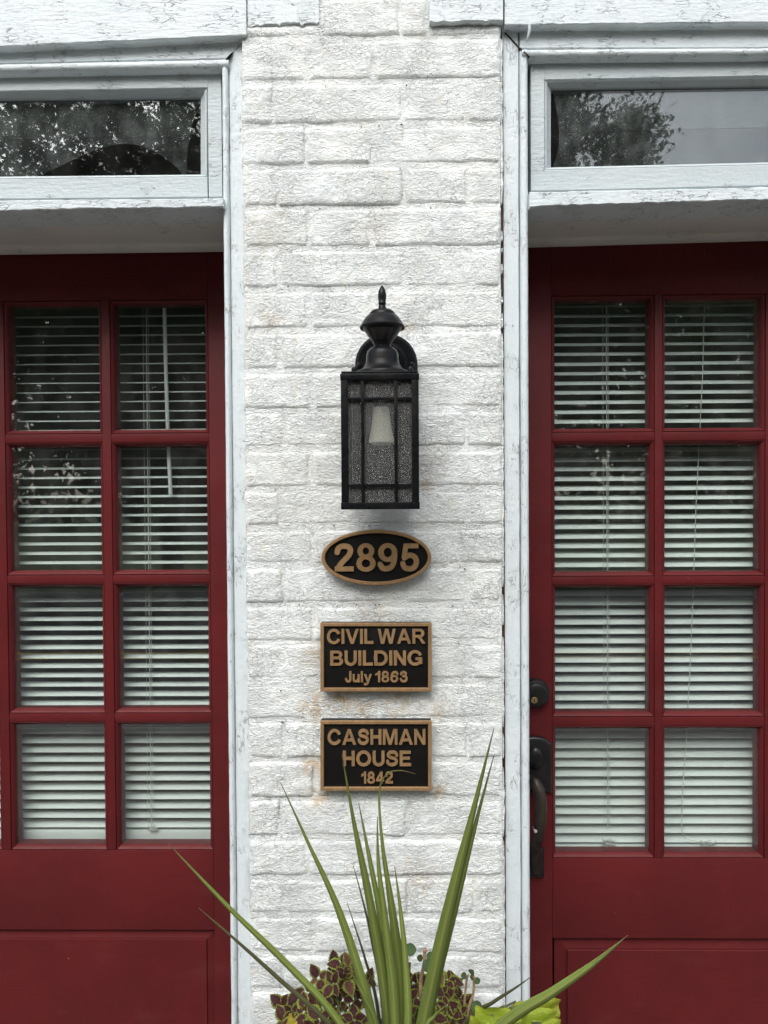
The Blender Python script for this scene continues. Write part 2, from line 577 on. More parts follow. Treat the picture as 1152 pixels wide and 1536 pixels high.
def brick(x0, x1, z0, z1, seed, fine=True):
    r = random.Random(seed)
    st = .0033 if fine else .012
    m = .0005
    nx = max(6, int((x1 - x0) / st)); nz = max(5, int((z1 - z0) / st))
    gx, gz = np.meshgrid(np.linspace(x0 - m, x1 + m, nx + 1), np.linspace(z0 - m, z1 + m, nz + 1))
    wx = fbm(gx * 34, gz * 34, 3, 71) * .0055
    wz = fbm(gx * 26, gz * 26, 4, 83) * .0036
    dx = np.minimum(gx - x0, x1 - gx) + wx * .8 + .0008
    dz = np.minimum(gz - z0, z1 - gz) + wz * .8
    rr = .006
    ax = np.clip(rr - dx, 0, None); az_ = np.clip(rr - dz, 0, None)
    d = rr - np.sqrt(ax * ax + az_ * az_)
    soft = .0055 + .0055 * vnoise(gx * 14, gz * 14, 97)
    drop = (1 - smooth(-.001, 1, (d + .001) / soft)) * .0060
    proud = r.uniform(-.0012, .0018)
    tx = r.uniform(-.009, .009); tz = r.uniform(-.010, .010)
    y = -proud + drop - relief(gx, gz) + (gx - (x0 + x1) / 2) * tx + (gz - (z0 + z1) / 2) * tz
    org = Vector(((x0 + x1) / 2, 0, z0))
    V = np.stack([gx - org.x, y, gz - org.z], -1).reshape(-1, 3)
    # back rim
    n1 = nx + 1
    loop = [i for i in range(n1)] + [j * n1 + nx for j in range(1, nz + 1)] + [nz * n1 + i for i in range(nx - 1, -1, -1)] + [j * n1 for j in range(nz - 1, 0, -1)]
    back = V[loop].copy(); back[:, 1] = .05
    faces = []
    for j in range(nz):
        a = j * n1
        for i in range(nx):
            faces.append((a + i, a + i + 1, a + n1 + i + 1, a + n1 + i))
    nv = len(V); L = len(loop)
    for k in range(L):
        k2 = (k + 1) % L
        faces.append((loop[k2], loop[k], nv + k, nv + k2))
    me = bpy.data.meshes.new('brick')
    me.from_pydata(np.concatenate([V, back]).tolist(), [], faces)
    me.polygons.foreach_set('use_smooth', [True] * len(me.polygons))
    me.materials.append(M_BRICK)
    o = bpy.data.objects.new('brick', me)
    COL.objects.link(o)
    place(o, org, pier)
    return o


J = .0028
JX = .0018
k = 0
for ci in range(len(bedz) - 1):
    zt, zb = bedz[ci], bedz[ci + 1]
    c = ci - NUP
    zm = (zt + zb) / 2
    pys = None
    js = JOVR.get(c)
    ypx = (BEDS[c] + BEDS[c + 1]) / 2 if 0 <= c < len(BEDS) - 1 else 768
    if js is None: js = JA if c % 2 else JB
    xs = [XL0] + [U(j, ypx, 0).x for j in js] + [XR0]
    fine = 0 <= c < 26
    for i in range(len(xs) - 1):
        x0, x1 = xs[i] + (JX if i else random.uniform(0, .0030)), xs[i + 1] - (JX if i < len(xs) - 2 else random.uniform(0, .0025))
        za, zc = zb + J + random.uniform(-.0008, .0008), zt - J + random.uniform(-.0008, .0008)
        if c <= 0 and (i == 0 or i == len(xs) - 2):        # timber lintel ends sit here
            if c < 0: continue
            zc = U(400, 37, 0).z if i == 0 else U(700, 35.5, 0).z
        brick(x0, x1, za, zc, 100 + k, fine); k += 1

# mortar sheet between the bricks, with thickness
st = .006
ztop, zbot = bedz[0], 0.002
nx = int((XR0 - XL0) / st); nz = int((ztop - zbot) / st)
gx, gz = np.meshgrid(np.linspace(XL0 + .002, XR0 - .002, nx + 1), np.linspace(zbot, ztop, nz + 1))
gy = mortar_y(gx, gz)
V = np.stack([gx, gy, gz], -1).reshape(-1, 3)
n1 = nx + 1
b = MB()
fs = [(j * n1 + i, j * n1 + i + 1, (j + 1) * n1 + i + 1, (j + 1) * n1 + i) for j in range(nz) for i in range(nx)]
b.add(V.tolist(), fs)
b.build('mortar', M_BRICK, pier)
MB().box(XL0 + .004, XR0 - .004, .03, .40, .003, ztop).build('brick_core', M_RAW, pier, flat=True)
for xa_, xb_ in ((XL0 - .0055, XL0 + .0035), (XR0 - .0035, XR0 + .0055)):
    MB().box(xa_, xb_, .0145, .0295, .003, U(560, 70, 0).z).build('raw_joint', M_RAW, pier, flat=True)

# small dark caps coloured for the shade inside pinholes in the joints
def pit_shade(px, py, r):
    q = U(px, py, 0)
    n = 9
    ang = [2 * math.pi * i / n for i in range(n)]
    rad = [r * random.uniform(.6, 1.2) for _ in ang]
    y = -.0035
    vs_ = [(q.x + rr * math.cos(a) * 1.2, y + .003, q.z + rr * math.sin(a) * .8) for a, rr in zip(ang, rad)] + [(q.x, y, q.z)]
    b = MB().add(vs_, [(i, (i + 1) % n, n) for i in range(n)])
    return b


for (px, py, r) in [(610, 128, 1.8), (542, 190, 1.4), (568, 189, 1.9), (602, 187, 2.1), (488, 130, 1.2), (480, 313, 1.8), (542, 372, 1.7), (646, 312, 1.6),
                    (432, 430, 1.8), (501, 789, 1.8), (554, 789, 1.8), (617, 789, 1.3), (690, 850, 1.6), (697, 853, 1.6), (569, 907, 1.7), (563, 907, 1.5), (535, 907, 1.7),
                    (449, 907, 1.7), (679, 908, 1.6), (421, 1036, 1.9), (424, 1083, 2.3), (540, 250, 1.3), (600, 253, 1.4), (688, 965, 1.4), (645, 850, 2.0), (486, 817, 1.8), (413, 734, 1.6)]:
    pit_shade(px, py, r * .0009).build('pit_shade', M_HOLE, pier)

# caulk that closes the joint to the casing, missing where raw gaps show
def caulk(px_a, gaps, side):
    ys = [60]
    for g0, g1 in gaps: ys += [g0, g1]
    ys.append(1600)
    for a, c in zip(ys[0::2], ys[1::2]):
        n = max(6, int((c - a) / 7))
        rings = []
        for i in range(n + 1):
            py = a + (c - a) * i / n
            q = U(px_a(py), py, .006)
            wv = .0030 + .0008 * math.sin(i * 1.7) + random.uniform(-.0006, .0006)
            endt = min(i, n - i) / 3.0
            if (i < n / 2 and a > 70) or (i >= n / 2 and c < 1590): wv *= min(1, .12 + endt)
            dpt = random.uniform(-.0012, .0018)
            rings.append([(q.x - wv, .018, q.z), (q.x - wv * .6, .0045 + dpt, q.z), (q.x + wv * .6, .0045 + dpt, q.z), (q.x + wv, .018, q.z)])
        MB().loft(rings).build('caulk', M_CAULK, pier)


caulk(lambda y: 368.5 + (y - 100) * .0103, [(548, 556), (612, 624), (742, 748), (905, 913), (1146, 1204), (1216, 1272), (1290, 1300), (1440, 1462)], -1)
caulk(lambda y: 752.6 + (y - 300) * .0027, [(306, 346), (362, 372), (378, 396), (410, 445), (455, 470), (492, 500), (880, 892), (938, 956), (1090, 1102), (1138, 1152), (1255, 1262)], 1)

# ------------------------------------------------------------------ timber over the doors, casings, transoms
def hboard(xa, xb, top, bot, y0, y1, yb=None):
    """board whose front face runs xa..xb (pixels, in plane y0) between lines top=(at xa, at xb) and bot"""
    a, b_, c, d = U(xa, bot[0], y0), U(xb, bot[1], y0), U(xb, top[1], y0), U(xa, top[0], y0)
    mb = MB()
    bk = [Vector((p.x, y1, p.z)) for p in (a, b_, c, d)]
    return mb.hexa([a, b_, c, d], bk)


def ext(l, x0, x1, xe):
    """line through (x0,l[0]),(x1,l[1]) read at xe"""
    return l[0] + (l[1] - l[0]) * (xe - x0) / (x1 - x0)


def wavy_board(xa, xb, top, bot, y0, y1, n=60, amp=.0012, seed=1, rag=0.0):
    """plank with slightly uneven face and arrises"""
    rings = []
    for i in range(n + 1):
        t = i / n
        px = xa + (xb - xa) * t
        a = U(px, top[0] + (top[1] - top[0]) * t, y0); c = U(px, bot[0] + (bot[1] - bot[0]) * t, y0)
        j = lambda s, f=40: float(fbm(np.array(a.x * f), np.array(s * 3.7 + seed), 3, seed)) * amp
        lo = c.z + j(1) + min(0, j(7, 120)) * rag
        hi = a.z + j(2)
        e = .0016
        g = lambda s: j(s, 4) * .6
        rings.append([(a.x, y0 + e + j(3), lo), (a.x, y0 + g(4), lo + e), (a.x, y0 + g(5), (lo + hi) / 2), (a.x, y0 + g(6), hi - e), (a.x, y0 + e + g(8), hi), (a.x, y1, hi), (a.x, y1, lo)])
    return MB().loft(rings)


YC = .014        # casing face
YS = .026        # sash face
YG = .046        # glass
YL = -.006       # lintel board face
YB = .008        # bead crown

# left lintel: lower edge 69 at x=0, 52.5 at x=366
L_LEFT = (ext((69, 52.5), 0, 366, -560), 52.5)
lin = thing('timber_lintel', 'flaking white timber lintel board over the left transom window', 'lintel', U(-100, 60, 0))
wavy_board(-560, 367.5, (-160, -160), L_LEFT, YL, .06, 80, seed=3, rag=1.5).build('lintel_board', M_WH, lin, angle=14)
wavy_board(370, 477, (-160, -160), (38, 33), -.0022, .06, 70, amp=.0030, seed=5, rag=2.6).build('end_block', M_WH, lin, angle=14)
lin2 = thing('timber_lintel', 'cracked white timber lintel board over the right transom window', 'lintel', U(1000, 40, 0))
wavy_board(756.5, 1720, (-160, -160), (36.5, ext((36, 33), 756, 1152, 1720)), YL, .06, 80, seed=8, rag=2.0).build('lintel_board', M_WH, lin2, angle=14)
wavy_board(643.5, 754, (-160, -160), (32.5, 30.5), YL - .004, .06, 40, amp=.0016, seed=9, rag=2).build('end_block', M_WH, lin2, angle=14)


def bead_run(pts_fn, n, mat, parent, name, prof, jitter=.0004):
    rings = []
    for i in range(n + 1):
        o_, ax = pts_fn(i / n)
        rings.append([o_ + ax * (u + random.uniform(-jitter, jitter)) + Vector((0, v + random.uniform(-jitter, jitter), 0)) for u, v in prof])
    return MB().loft(rings).build(name, mat, parent, angle=60)


def casing(side, label):
    c = thing('door_casing', label, 'door frame', (U(352 if side < 0 else 770, 760, 0).x, .02, 0))
    if side < 0:
        xo, xg, xi = 367, 345.5, 334        # outer edge, groove, inner edge at py=313
        hl = lambda l: (ext(l, 0, 330, -560), ext(l, 0, 330, 345))
        far = -560
        fas_t, fas_b, bd_t, bd_b = (69, 54), (95.5, 88), (97.5, 90.5), (111.5, 105.5)
    else:
        xo, xg, xi = 754.6, 779, 793
        hl = lambda l: (ext(l, 782, 1152, 779), ext(l, 782, 1152, 1720))
        far = 1720
        fas_t, fas_b, bd_t, bd_b = (38, 35), (73, 71.5), (75.5, 73.5), (90, 86.5)
    X = lambda p: U(p, 313, YC).x
    ztop = U(xo, 60, YC).z + .03
    n = 90
    # flat outer board with worn face
    rings = []
    x0, x1 = sorted((X(xo), X(xg)))
    for i in range(n + 1):
        z = .002 + (ztop - .002) * i / n
        j = lambda s: float(fbm(np.array(z * 30.), np.array(s * 3.3 + side), 4, 5)) * .0010
        rings.append([(x0 + j(1), YC + .002, z), (x0 + .003 + j(1), YC + j(2), z), ((x0 + x1) / 2, YC - .0004 + j(3), z), (x1 - .002 + j(4), YC + j(5), z), (x1 + j(4), YC + .003, z), (x1, .06, z), (x0, .06, z)])
    MB().loft(rings).build('casing_board', M_WV, c, angle=50)
    # inner bead, half round with a quirk
    a0, a1 = sorted((X(xg), X(xi)))
    wd = a1 - a0
    prof = [(.0008, .06), (.0012, YC + .004)]
    for t in range(9):
        th = math.pi * t / 8
        prof.append((wd / 2 - math.cos(th) * (wd / 2 - .0014), YC + .001 - math.sin(th) * (YC - YB + .001) * 1.0))
    prof += [(wd - .0008, YC + .004), (wd - .0004, .06)]
    zb = U(xi, 92 if side < 0 else 77, YC).z
    bead_run(lambda t: (Vector((a0, 0, .003 + (zb - .003) * t)), Vector((1, 0, 0))), 110, M_WV, c, 'inner_bead', prof)
    # jamb running back to the door
    jx0, jx1 = (X(xi) - .0002, XL0 - .004) if side < 0 else (XR0 + .004, X(xi) + .0002)
    if side < 0: jx0 += .003
    else: jx1 -= .003
    MB().box(jx0, jx1, .0605, .34, .003, U(xi, 300, YC).z).build('side_jamb', M_WV, c)
    # head: fascia and bead
    t_, b_ = hl(fas_t), hl(fas_b)
    xa, xb = (far, 345) if side < 0 else (779.5, far)
    wavy_board(xa, xb, t_ if side < 0 else t_, b_, YC, .06, 80, amp=.0006, seed=21).build('head_fascia', M_WH, c, angle=14)
    t_, b_ = hl(bd_t), hl(bd_b)
    rings = []
    xa, xb = (far, 344) if side < 0 else (782, far)
    for i in range(91):
        t = i / 90
        px = xa + (xb - xa) * t
        a = U(px, t_[0] + (t_[1] - t_[0]) * t, YC); d = U(px, b_[0] + (b_[1] - b_[0]) * t, YC)
        ring = [(a.x, .06, a.z)]
        for q in range(9):
            th = math.pi * q / 8
            zz = (a.z + d.z) / 2 + math.cos(th) * (a.z - d.z) / 2
            ring.append((a.x, YC + .003 - math.sin(th) * .012 + random.uniform(-.0004, .0004), zz))
        ring.append((a.x, .06, d.z))
        rings.append(ring)
    MB().loft(rings).build('head_bead', M_WH, c, angle=60)
    return c


cas_l = casing(-1, 'peeling white casing with rounded bead around the left red door')
cas_r = casing(1, 'peeling white casing with rounded bead around the right red door')


def ring_frame(pts_o, pts_i, y_prof, name, mat, parent, bevel=0):
    """mitred frame between outer and inner quads (bl, br, tr, tl world x,z), y_prof list of (t, y) from outer to inner, closed at the back"""
    b = MB()
    m = len(y_prof)
    vs_ = []
    for kk in range(4):
        for (t, y) in y_prof:
            vs_.append((pts_o[kk][0] + (pts_i[kk][0] - pts_o[kk][0]) * t, y, pts_o[kk][1] + (pts_i[kk][1] - pts_o[kk][1]) * t))
    fs_ = []
    for kk in range(4):
        k2 = (kk + 1) % 4
        for i in range(m):
            i2 = (i + 1) % m
            fs_.append((kk * m + i, k2 * m + i, k2 * m + i2, kk * m + i2))
    b.add(vs_, fs_)
    return b.build(name, mat, parent, angle=25)


def quad(xa, xb, top, bot, y):
    q = [U(xa, bot[0], y), U(xb, bot[1], y), U(xb, top[1], y), U(xa, top[0], y)]
    return [(p.x, p.z) for p in q]


def transom(side, label):
    t = thing('transom_window', label, 'window', U(150 if side < 0 else 980, 320, .05))
    if side < 0:
        L = lambda l, x: ext(l, 0, 330, x)
        far = -470
        sash_t, in_t, gl_t, gl_b, sash_b, sill_b = (113, 107.5), (137, 131.5), (150, 147.3), (266.5, 263), (299, 296), (314.8, 310)
        xo, xi, xg = 331.5, 311, 302
    else:
        L = lambda l, x: ext(l, 795, 1152, x)
        far = 1630
        sash_t, in_t, gl_t, gl_b, sash_b, sill_b = (91.5, 88), (120.5, 114), (134.5, 129.5), (253.5, 245), (287, 279), (309.5, 299)
        xo, xi, xg = 796, 816.5, 825.5
    # rails and stile as four boards
    def bd(xa, xb, tp, bt, name, dy=0, mat=M_WS):
        m_ = wavy_board(xa, xb, (L(tp, xa), L(tp, xb)), (L(bt, xa), L(bt, xb)), YS + dy, YS + .045, 40, .0005, 31)
        return m_.build(name, mat, t, angle=14)
    in_b = (gl_b[0] + 1.5, gl_b[1] + 1.5)
    xs = (far, xi) if side < 0 else (xi, far)
    bd(xs[0], xs[1], sash_t, in_t, 'top_rail')
    bd(xs[0], xs[1], in_b, sash_b, 'bottom_rail')
    ss = (xi + .3, xo) if side < 0 else (xo, xi - .3)
    bd(ss[0], ss[1], sash_t, sash_b, 'stile', .0006)
    fs_ = (far - 60, far - .5) if side < 0 else (far + .5, far + 60)
    bd(fs_[0], fs_[1], sash_t, sash_b, 'stile', .0006)
    # glazing bead, mitred
    xa, xb = (far, xi) if side < 0 else (xi, far)
    ga, gb = (far + 9, xg) if side < 0 else (xg, far - 9)
    po = quad(xa, xb, (L(in_t, xa), L(in_t, xb)), (L(in_b, xa), L(in_b, xb)), YS)
    pi_ = quad(ga, gb, (L(gl_t, ga), L(gl_t, gb)), (L(gl_b, ga), L(gl_b, gb)), YG)
    ring_frame(po, pi_, [(.02, YS + .030), (.02, YS + .004), (.10, YS + .0015), (.35, YS + .0035), (.60, YS + .010), (.9, YG - .006), (1, YG - .004), (1, YS + .030)], 'glazing_bead', M_WS, t)
    # glass
    g = hboard(ga - 4, gb + 4, (L(gl_t, ga) - 2, L(gl_t, gb) - 2), (L(gl_b, ga) + 2, L(gl_b, gb) + 2), YG, YG + .004)
    g.build('pane', M_TRANSOM, t, flat=True)
    # sill with its underside running back to the door
    xa, xb = (-560, 335) if side < 0 else (794.5, 1720)
    s0, s1 = (L(sill_b, xa), L(sill_b, xb))
    t0, t1 = L((sash_b[0] + 1.2, sash_b[1] + 1.2), xa), L((sash_b[0] + 1.2, sash_b[1] + 1.2), xb)
    wavy_board(xa, xb, (t0, t1), (s0, s1), -.004, .075, 120, .0016, 41, rag=2.0).build('sill', M_SILL, t, angle=14)
    a, c = U(xa, s0, -.004), U(xb, s1, -.004)
    yd = .206 if side < 0 else .186
    up = .0045
    MB().hexa([(a.x, .0755, a.z + .0006), (c.x, .0755, c.z + .0006), (c.x, .0755, c.z + .016), (a.x, .0755, a.z + .016)],
              [(a.x, .34, a.z + up + .001), (c.x, .34, c.z + up + .001), (c.x, .34, c.z + .016), (a.x, .34, a.z + .016)]).build('soffit_board', M_SOF, t)
    # stop moulding where soffit meets the door
    rings = []
    for p in (a, c):
        z = p.z + .0035
        rings.append([(p.x, yd - .018, z), (p.x, yd - .016, z - .006), (p.x, yd - .006, z - .010), (p.x, yd + .01, z - .010), (p.x, yd + .01, z)])
    MB().loft(rings).build('stop_moulding', M_SOF, t)
    return t


tr_l = transom(-1, 'left transom window with torn grey film leaving a dark arch in its glass')
tr_r = transom(1, 'right transom window reflecting a leafy tree edge against grey sky')

# grey window film stuck inside the transom glass in two strips, torn away in curves
def film(pts, mat, parent, dy):
    y0 = YG + .0043 + dy
    P = [U(a, b_, y0) for a, b_ in pts]
    tr = tessellate_polygon([[Vector((p.x, p.z, 0)) for p in P]])
    n_ = len(P)
    mb = MB()
    mb.v = [(p.x, y0, p.z) for p in P] + [(p.x, y0 + .0003, p.z) for p in P]
    mb.f = [tuple(t) for t in tr] + [tuple(reversed([k_ + n_ for k_ in t])) for t in tr]
    mb.f += [(k_, (k_ + 1) % n_, (k_ + 1) % n_ + n_, k_ + n_) for k_ in range(n_)]
    mb.build('window_film', mat, parent, flat=True)


arc = [(56 + 220 * t, 263 - 48 * math.sin(math.pi * t ** 1.35) ** .85) for t in [i / 22 for i in range(23)]]
film([(-460, 152), (301.5, 146), (300, 152), (294, 168), (288, 188), (284, 205), (-460, 211)], M_FILM_UP, tr_l, 0)
film([(-460, 211.5), (284, 205.5), (281.5, 225), (280, 250), (279, 263)] + [(a, b_ + .8) for a, b_ in reversed(arc)] + [(50, 266), (-460, 270)], M_FILM, tr_l, 0)
film([(827.5, 133), (831, 146), (835, 168), (838, 192), (838.5, 197), (1620, 183), (1620, 118)], M_FILM_UP, tr_r, 0)
film([(838.5, 197.5), (838.5, 212), (836, 228), (832, 243), (829, 254), (1620, 238), (1620, 183.5)], M_FILM, tr_r, 0)

# dried run of paint under the right lintel, dark strips for the shade in the casing mitre gaps
MB().tube([U(794, 36, YL - .001), U(794.5, 44, YL - .002), U(792.5, 54, YL - .001), U(790, 63, YL + .003)], [.0022, .0028, .0022, .0008], 8).build('paint_drip', M_WS, lin2)
for cc, pts in ((cas_r, [(757, 49), (766, 58), (779, 72), (785, 82), (793, 89)]), (cas_l, [(364, 64), (356, 72), (350, 78), (346, 86), (340, 93)])):
    rg = []
    for k_, (a, b_) in enumerate(pts):
        q = U(a, b_, YC - .0005); wd = (.0005, .0011, .0008, .0010, .0003)[k_]
        yy = YC - .0009 if k_ < 3 else YC - .0092
        rg.append([(q.x - wd, yy, q.z - wd), (q.x + wd, yy, q.z + wd), (q.x + wd, YC + .004, q.z + wd), (q.x - wd, YC + .004, q.z - wd)])
    MB().loft(rg).build('mitre_shade', M_HOLE, cc)

# ------------------------------------------------------------------ doors
def door(side, label):
    if side < 0:
        Y = .222
        cols = [(-137, -4), (20.5, 153.5), (178, 312)]
        rows = [(458.5, 645.3), (670, 855.8), (879.5, 1062), (1086, 1265.8)]
        xm = 165
        edge_i, join = 326, 321
        px_groove, px_field, x_panel, x_field = 1395, 1411, 320, 303
        e0, e1 = -137 - 83, 394
    else:
        Y = .196
        cols = [(832, 973), (996.5, 1137.5), (1161, 1302)]
        rows = [(450.5, 642.5), (667.5, 857.5), (881, 1067), (1092.5, 1277.5)]
        xm = 985
        px_groove, px_field, x_panel, x_field = 1408, 1428, 832, 851
        e0, e1 = 752, 1302 + 82
    d = thing('door', label, 'door', (U((e0 + e1) / 2, 860, Y).x, Y + .02, 0))
    X = lambda p: U(p, 860, Y).x
    Z = lambda p: U(xm, p, Y).z
    YGl = Y + .013
    XG = lambda p: U(p, 860, YGl).x
    ZG = lambda p: U(xm, p, YGl).z
    bw = .0085           # width of the moulded edge round each pane
    gx_ = [(XG(a), XG(c)) for a, c in cols]
    gz_ = [(ZG(c), ZG(a)) for a, c in rows]       # (low, high)
    yb = Y + .040
    x_left, x_right = X(e0), X(e1)
    zt = U(xm, 372, Y).z + .02
    xo0, xo1 = gx_[0][0] - bw, gx_[-1][1] + bw
    zlo, zhi = gz_[-1][0] - bw, gz_[0][1] + bw
    def bx(x0, x1, z0, z1, name, dy=0.0, bev=.0012, label=None):
        o = MB().box(x0, x1, Y + dy, yb, z0, z1).build(name, M_RED, d, bevel=bev)
        return o
    bx(x_left, xo0 - .0004, .012, zt, 'stile')
    bx(xo1 + .0004, x_right, .012, zt, 'stile')
    bx(xo0, xo1, zhi, zt, 'top_rail', .0006)
    zg, zf = Z(px_groove), Z(px_field)
    bx(xo0, xo1, zg, zlo, 'lock_rail', .0006)
    bx(xo0, xo1, .012, .19, 'bottom_rail', .0006)
    for i in range(2):
        bx(gx_[i][1] + bw, gx_[i + 1][0] - bw, zlo + .0002, zhi - .0002, 'muntin', .0016, .001)
    for r in range(3):
        for i in range(3):
            bx(gx_[i][0] - bw + .0002, gx_[i][1] + bw - .0002, gz_[r + 1][1] + bw, gz_[r][0] - bw, 'muntin', .0022, .001)
    for r in range(4):
        for i in range(3):
            (x0, x1), (z0, z1) = gx_[i], gz_[r]
            po = [(x0 - bw, z0 - bw), (x1 + bw, z0 - bw), (x1 + bw, z1 + bw), (x0 - bw, z1 + bw)]
            pi_ = [(x0, z0), (x1, z0), (x1, z1), (x0, z1)]
            ring_frame(po, pi_, [(.04, yb - .004), (.04, Y + .0045), (.22, Y + .0032), (.50, Y + .0050), (.8, Y + .0085), (1, YGl - .0012), (1, yb - .004)], 'glazing_bead', M_RED, d)
            MB().box(x0 - .004, x1 + .004, YGl, YGl + .003, z0 - .004, z1 + .004).build('pane', M_PANE, d, flat=True)
    # raised panel below
    xp0, xp1 = xo0 + .002, xo1 - .002
    if side < 0:
        xp1 = X(x_panel); fx = abs(X(x_panel) - X(x_field))
        xp0 = xo0 + (xo1 - xp1)
    else:
        xp0 = X(x_panel); fx = abs(X(x_panel) - X(x_field))
        xp1 = xo1 - (xp0 - xo0)
    fz = zg - zf
    po = [(xp0, .1895), (xp1, .1895), (xp1, zg + .0005), (xp0, zg + .0005)]
    pi_ = [(xp0 + fx, .19 + fz), (xp1 - fx, .19 + fz), (xp1 - fx, zg - fz), (xp0 + fx, zg - fz)]
    ring_frame(po, pi_, [(.0, yb - .006), (.0, Y + .012), (.12, Y + .012), (.86, Y + .0050), (.94, Y + .0062), (1, Y + .0030), (1.0, yb - .006)], 'panel_moulding', M_RED, d)
    MB().box(pi_[0][0] - .0002, pi_[1][0] + .0002, Y + .0030, yb - .008, pi_[0][1] - .0002, pi_[2][1] + .0002).build('raised_panel', M_RED, d)
    return d, X, Z, Y, gx_, gz_


DL = door(-1, 'oxblood red glazed door left of the brick pier, without visible handle')
DR = door(1, 'oxblood red glazed door right of the brick pier, with black lock and handle')

# lock and handle on the right door
d, X, Z, Y, gx_, gz_ = DR
q = U(803.5, 1040, Y - .01)
bolt = MB().lathe_y((q.x, q.z), [(.0295, Y + .004), (.0295, Y - .010), (.0275, Y - .014), (.0225, Y - .0155), (.0215, Y - .022), (.019, Y - .0235), (.0005, Y - .0235)], 36).build('deadbolt', M_HARD, d)
q2 = U(801.5, 1050.5, Y - .024)
cyl = MB().lathe_y((q2.x, q2.z), [(.0066, Y - .020), (.0066, Y - .0248), (.0058, Y - .0256), (.0003, Y - .0256)], 20).build('key_cylinder', M_BRASS, bolt)
MB().box(q2.x - .0006, q2.x + .0006, Y - .0262, Y - .0255, q2.z - .0045, q2.z + .002).build('keyhole', M_HOLE, bolt)


def arch_plate(cx, z0, z1, hw, rise, y0, y1, ear=.004):
    pts = [(cx - hw, z0), (cx + hw, z0), (cx + hw, z1 - rise), (cx + hw - ear, z1 - rise + .001)]
    for i in range(1, 10):
        th = math.pi * i / 10
        pts.append((cx + (hw - ear * 1.6) * math.cos(th), z1 - rise + rise * math.sin(th) + .001))
    pts += [(cx - hw + ear, z1 - rise + .001), (cx - hw, z1 - rise)]
    ins = lambda s: [(cx + (x - cx) * s, (z0 + z1) / 2 + (z - (z0 + z1) / 2) * (1 - (1 - s) * .5)) for x, z in pts]
    rings = [[(x, y0, z) for x, z in pts], [(x, y1 + .004, z) for x, z in pts], [(x, y1 + .0015, z) for x, z in ins(.94)], [(x, y1, z) for x, z in ins(.86)]]
    return MB().loft(rings)


hx = U(800.5, 1150, Y).x
hp = arch_plate(hx, U(800, 1190, Y - .01).z, U(800, 1106, Y - .01).z, .0355, .012, Y + .002, Y - .012).build('handle_plate', M_HARD, d)
tq = U(804, 1138, Y - .018)
rings = []
for rr, yy in [(1.0, Y - .008), (1.0, Y - .013), (.92, Y - .0175), (.7, Y - .021), (.35, Y - .0225), (.02, Y - .0228)]:
    rings.append([(tq.x + .0165 * rr * math.cos(2 * math.pi * i / 28), yy, tq.z - .0240 * rr * math.sin(2 * math.pi * i / 28)) for i in range(28)])
MB().loft(rings).build('thumb_boss', M_HARD, hp)
tl = U(801, 1168, Y - .045)
MB().lathe((0, 0, 0), [(.001, 0)], 3) if False else None
fp = arch_plate(hx - .004, U(800, 1317, Y - .01).z, U(800, 1268, Y - .01).z, .0235, .008, Y + .002, Y - .011).build('foot_plate', M_HARD, d)
gpts = [(795, 1180, -.010), (797, 1170, -.035), (802, 1172, -.052), (808, 1186, -.060), (811, 1205, -.063), (810.5, 1230, -.062), (807, 1255, -.054), (803, 1278, -.036), (802, 1296, -.022), (803, 1308, -.013)]
P = [U(a, b_, Y + c) for a, b_, c in gpts]
# resample smoothly
def smooth_path(P, n):
    out = []
    for i in range(len(P) - 1):
        p0 = P[max(i - 1, 0)]; p1 = P[i]; p2 = P[i + 1]; p3 = P[min(i + 2, len(P) - 1)]
        for k_ in range(n):
            t = k_ / n
            out.append(.5 * ((2 * p1) + (p2 - p0) * t + (2 * p0 - 5 * p1 + 4 * p2 - p3) * t * t + (3 * p1 - p0 - 3 * p2 + p3) * t ** 3))
    out.append(P[-1])
    return out


SP = smooth_path(P, 5)
nn = len(SP)
MB().tube(SP, [.0072 + .0050 * math.sin(math.pi * min(1, i / nn * 1.15)) for i in range(nn)], 14).build('handle_grip', M_WORN, d, angle=70)
q = U(803.5, 1247, Y - .068)
MB().lathe_y((q.x, q.z), [(.0028, Y - .050), (.0032, Y - .0685), (.001, Y - .0688)], 7).build('paint_chip', M_CORD, d)

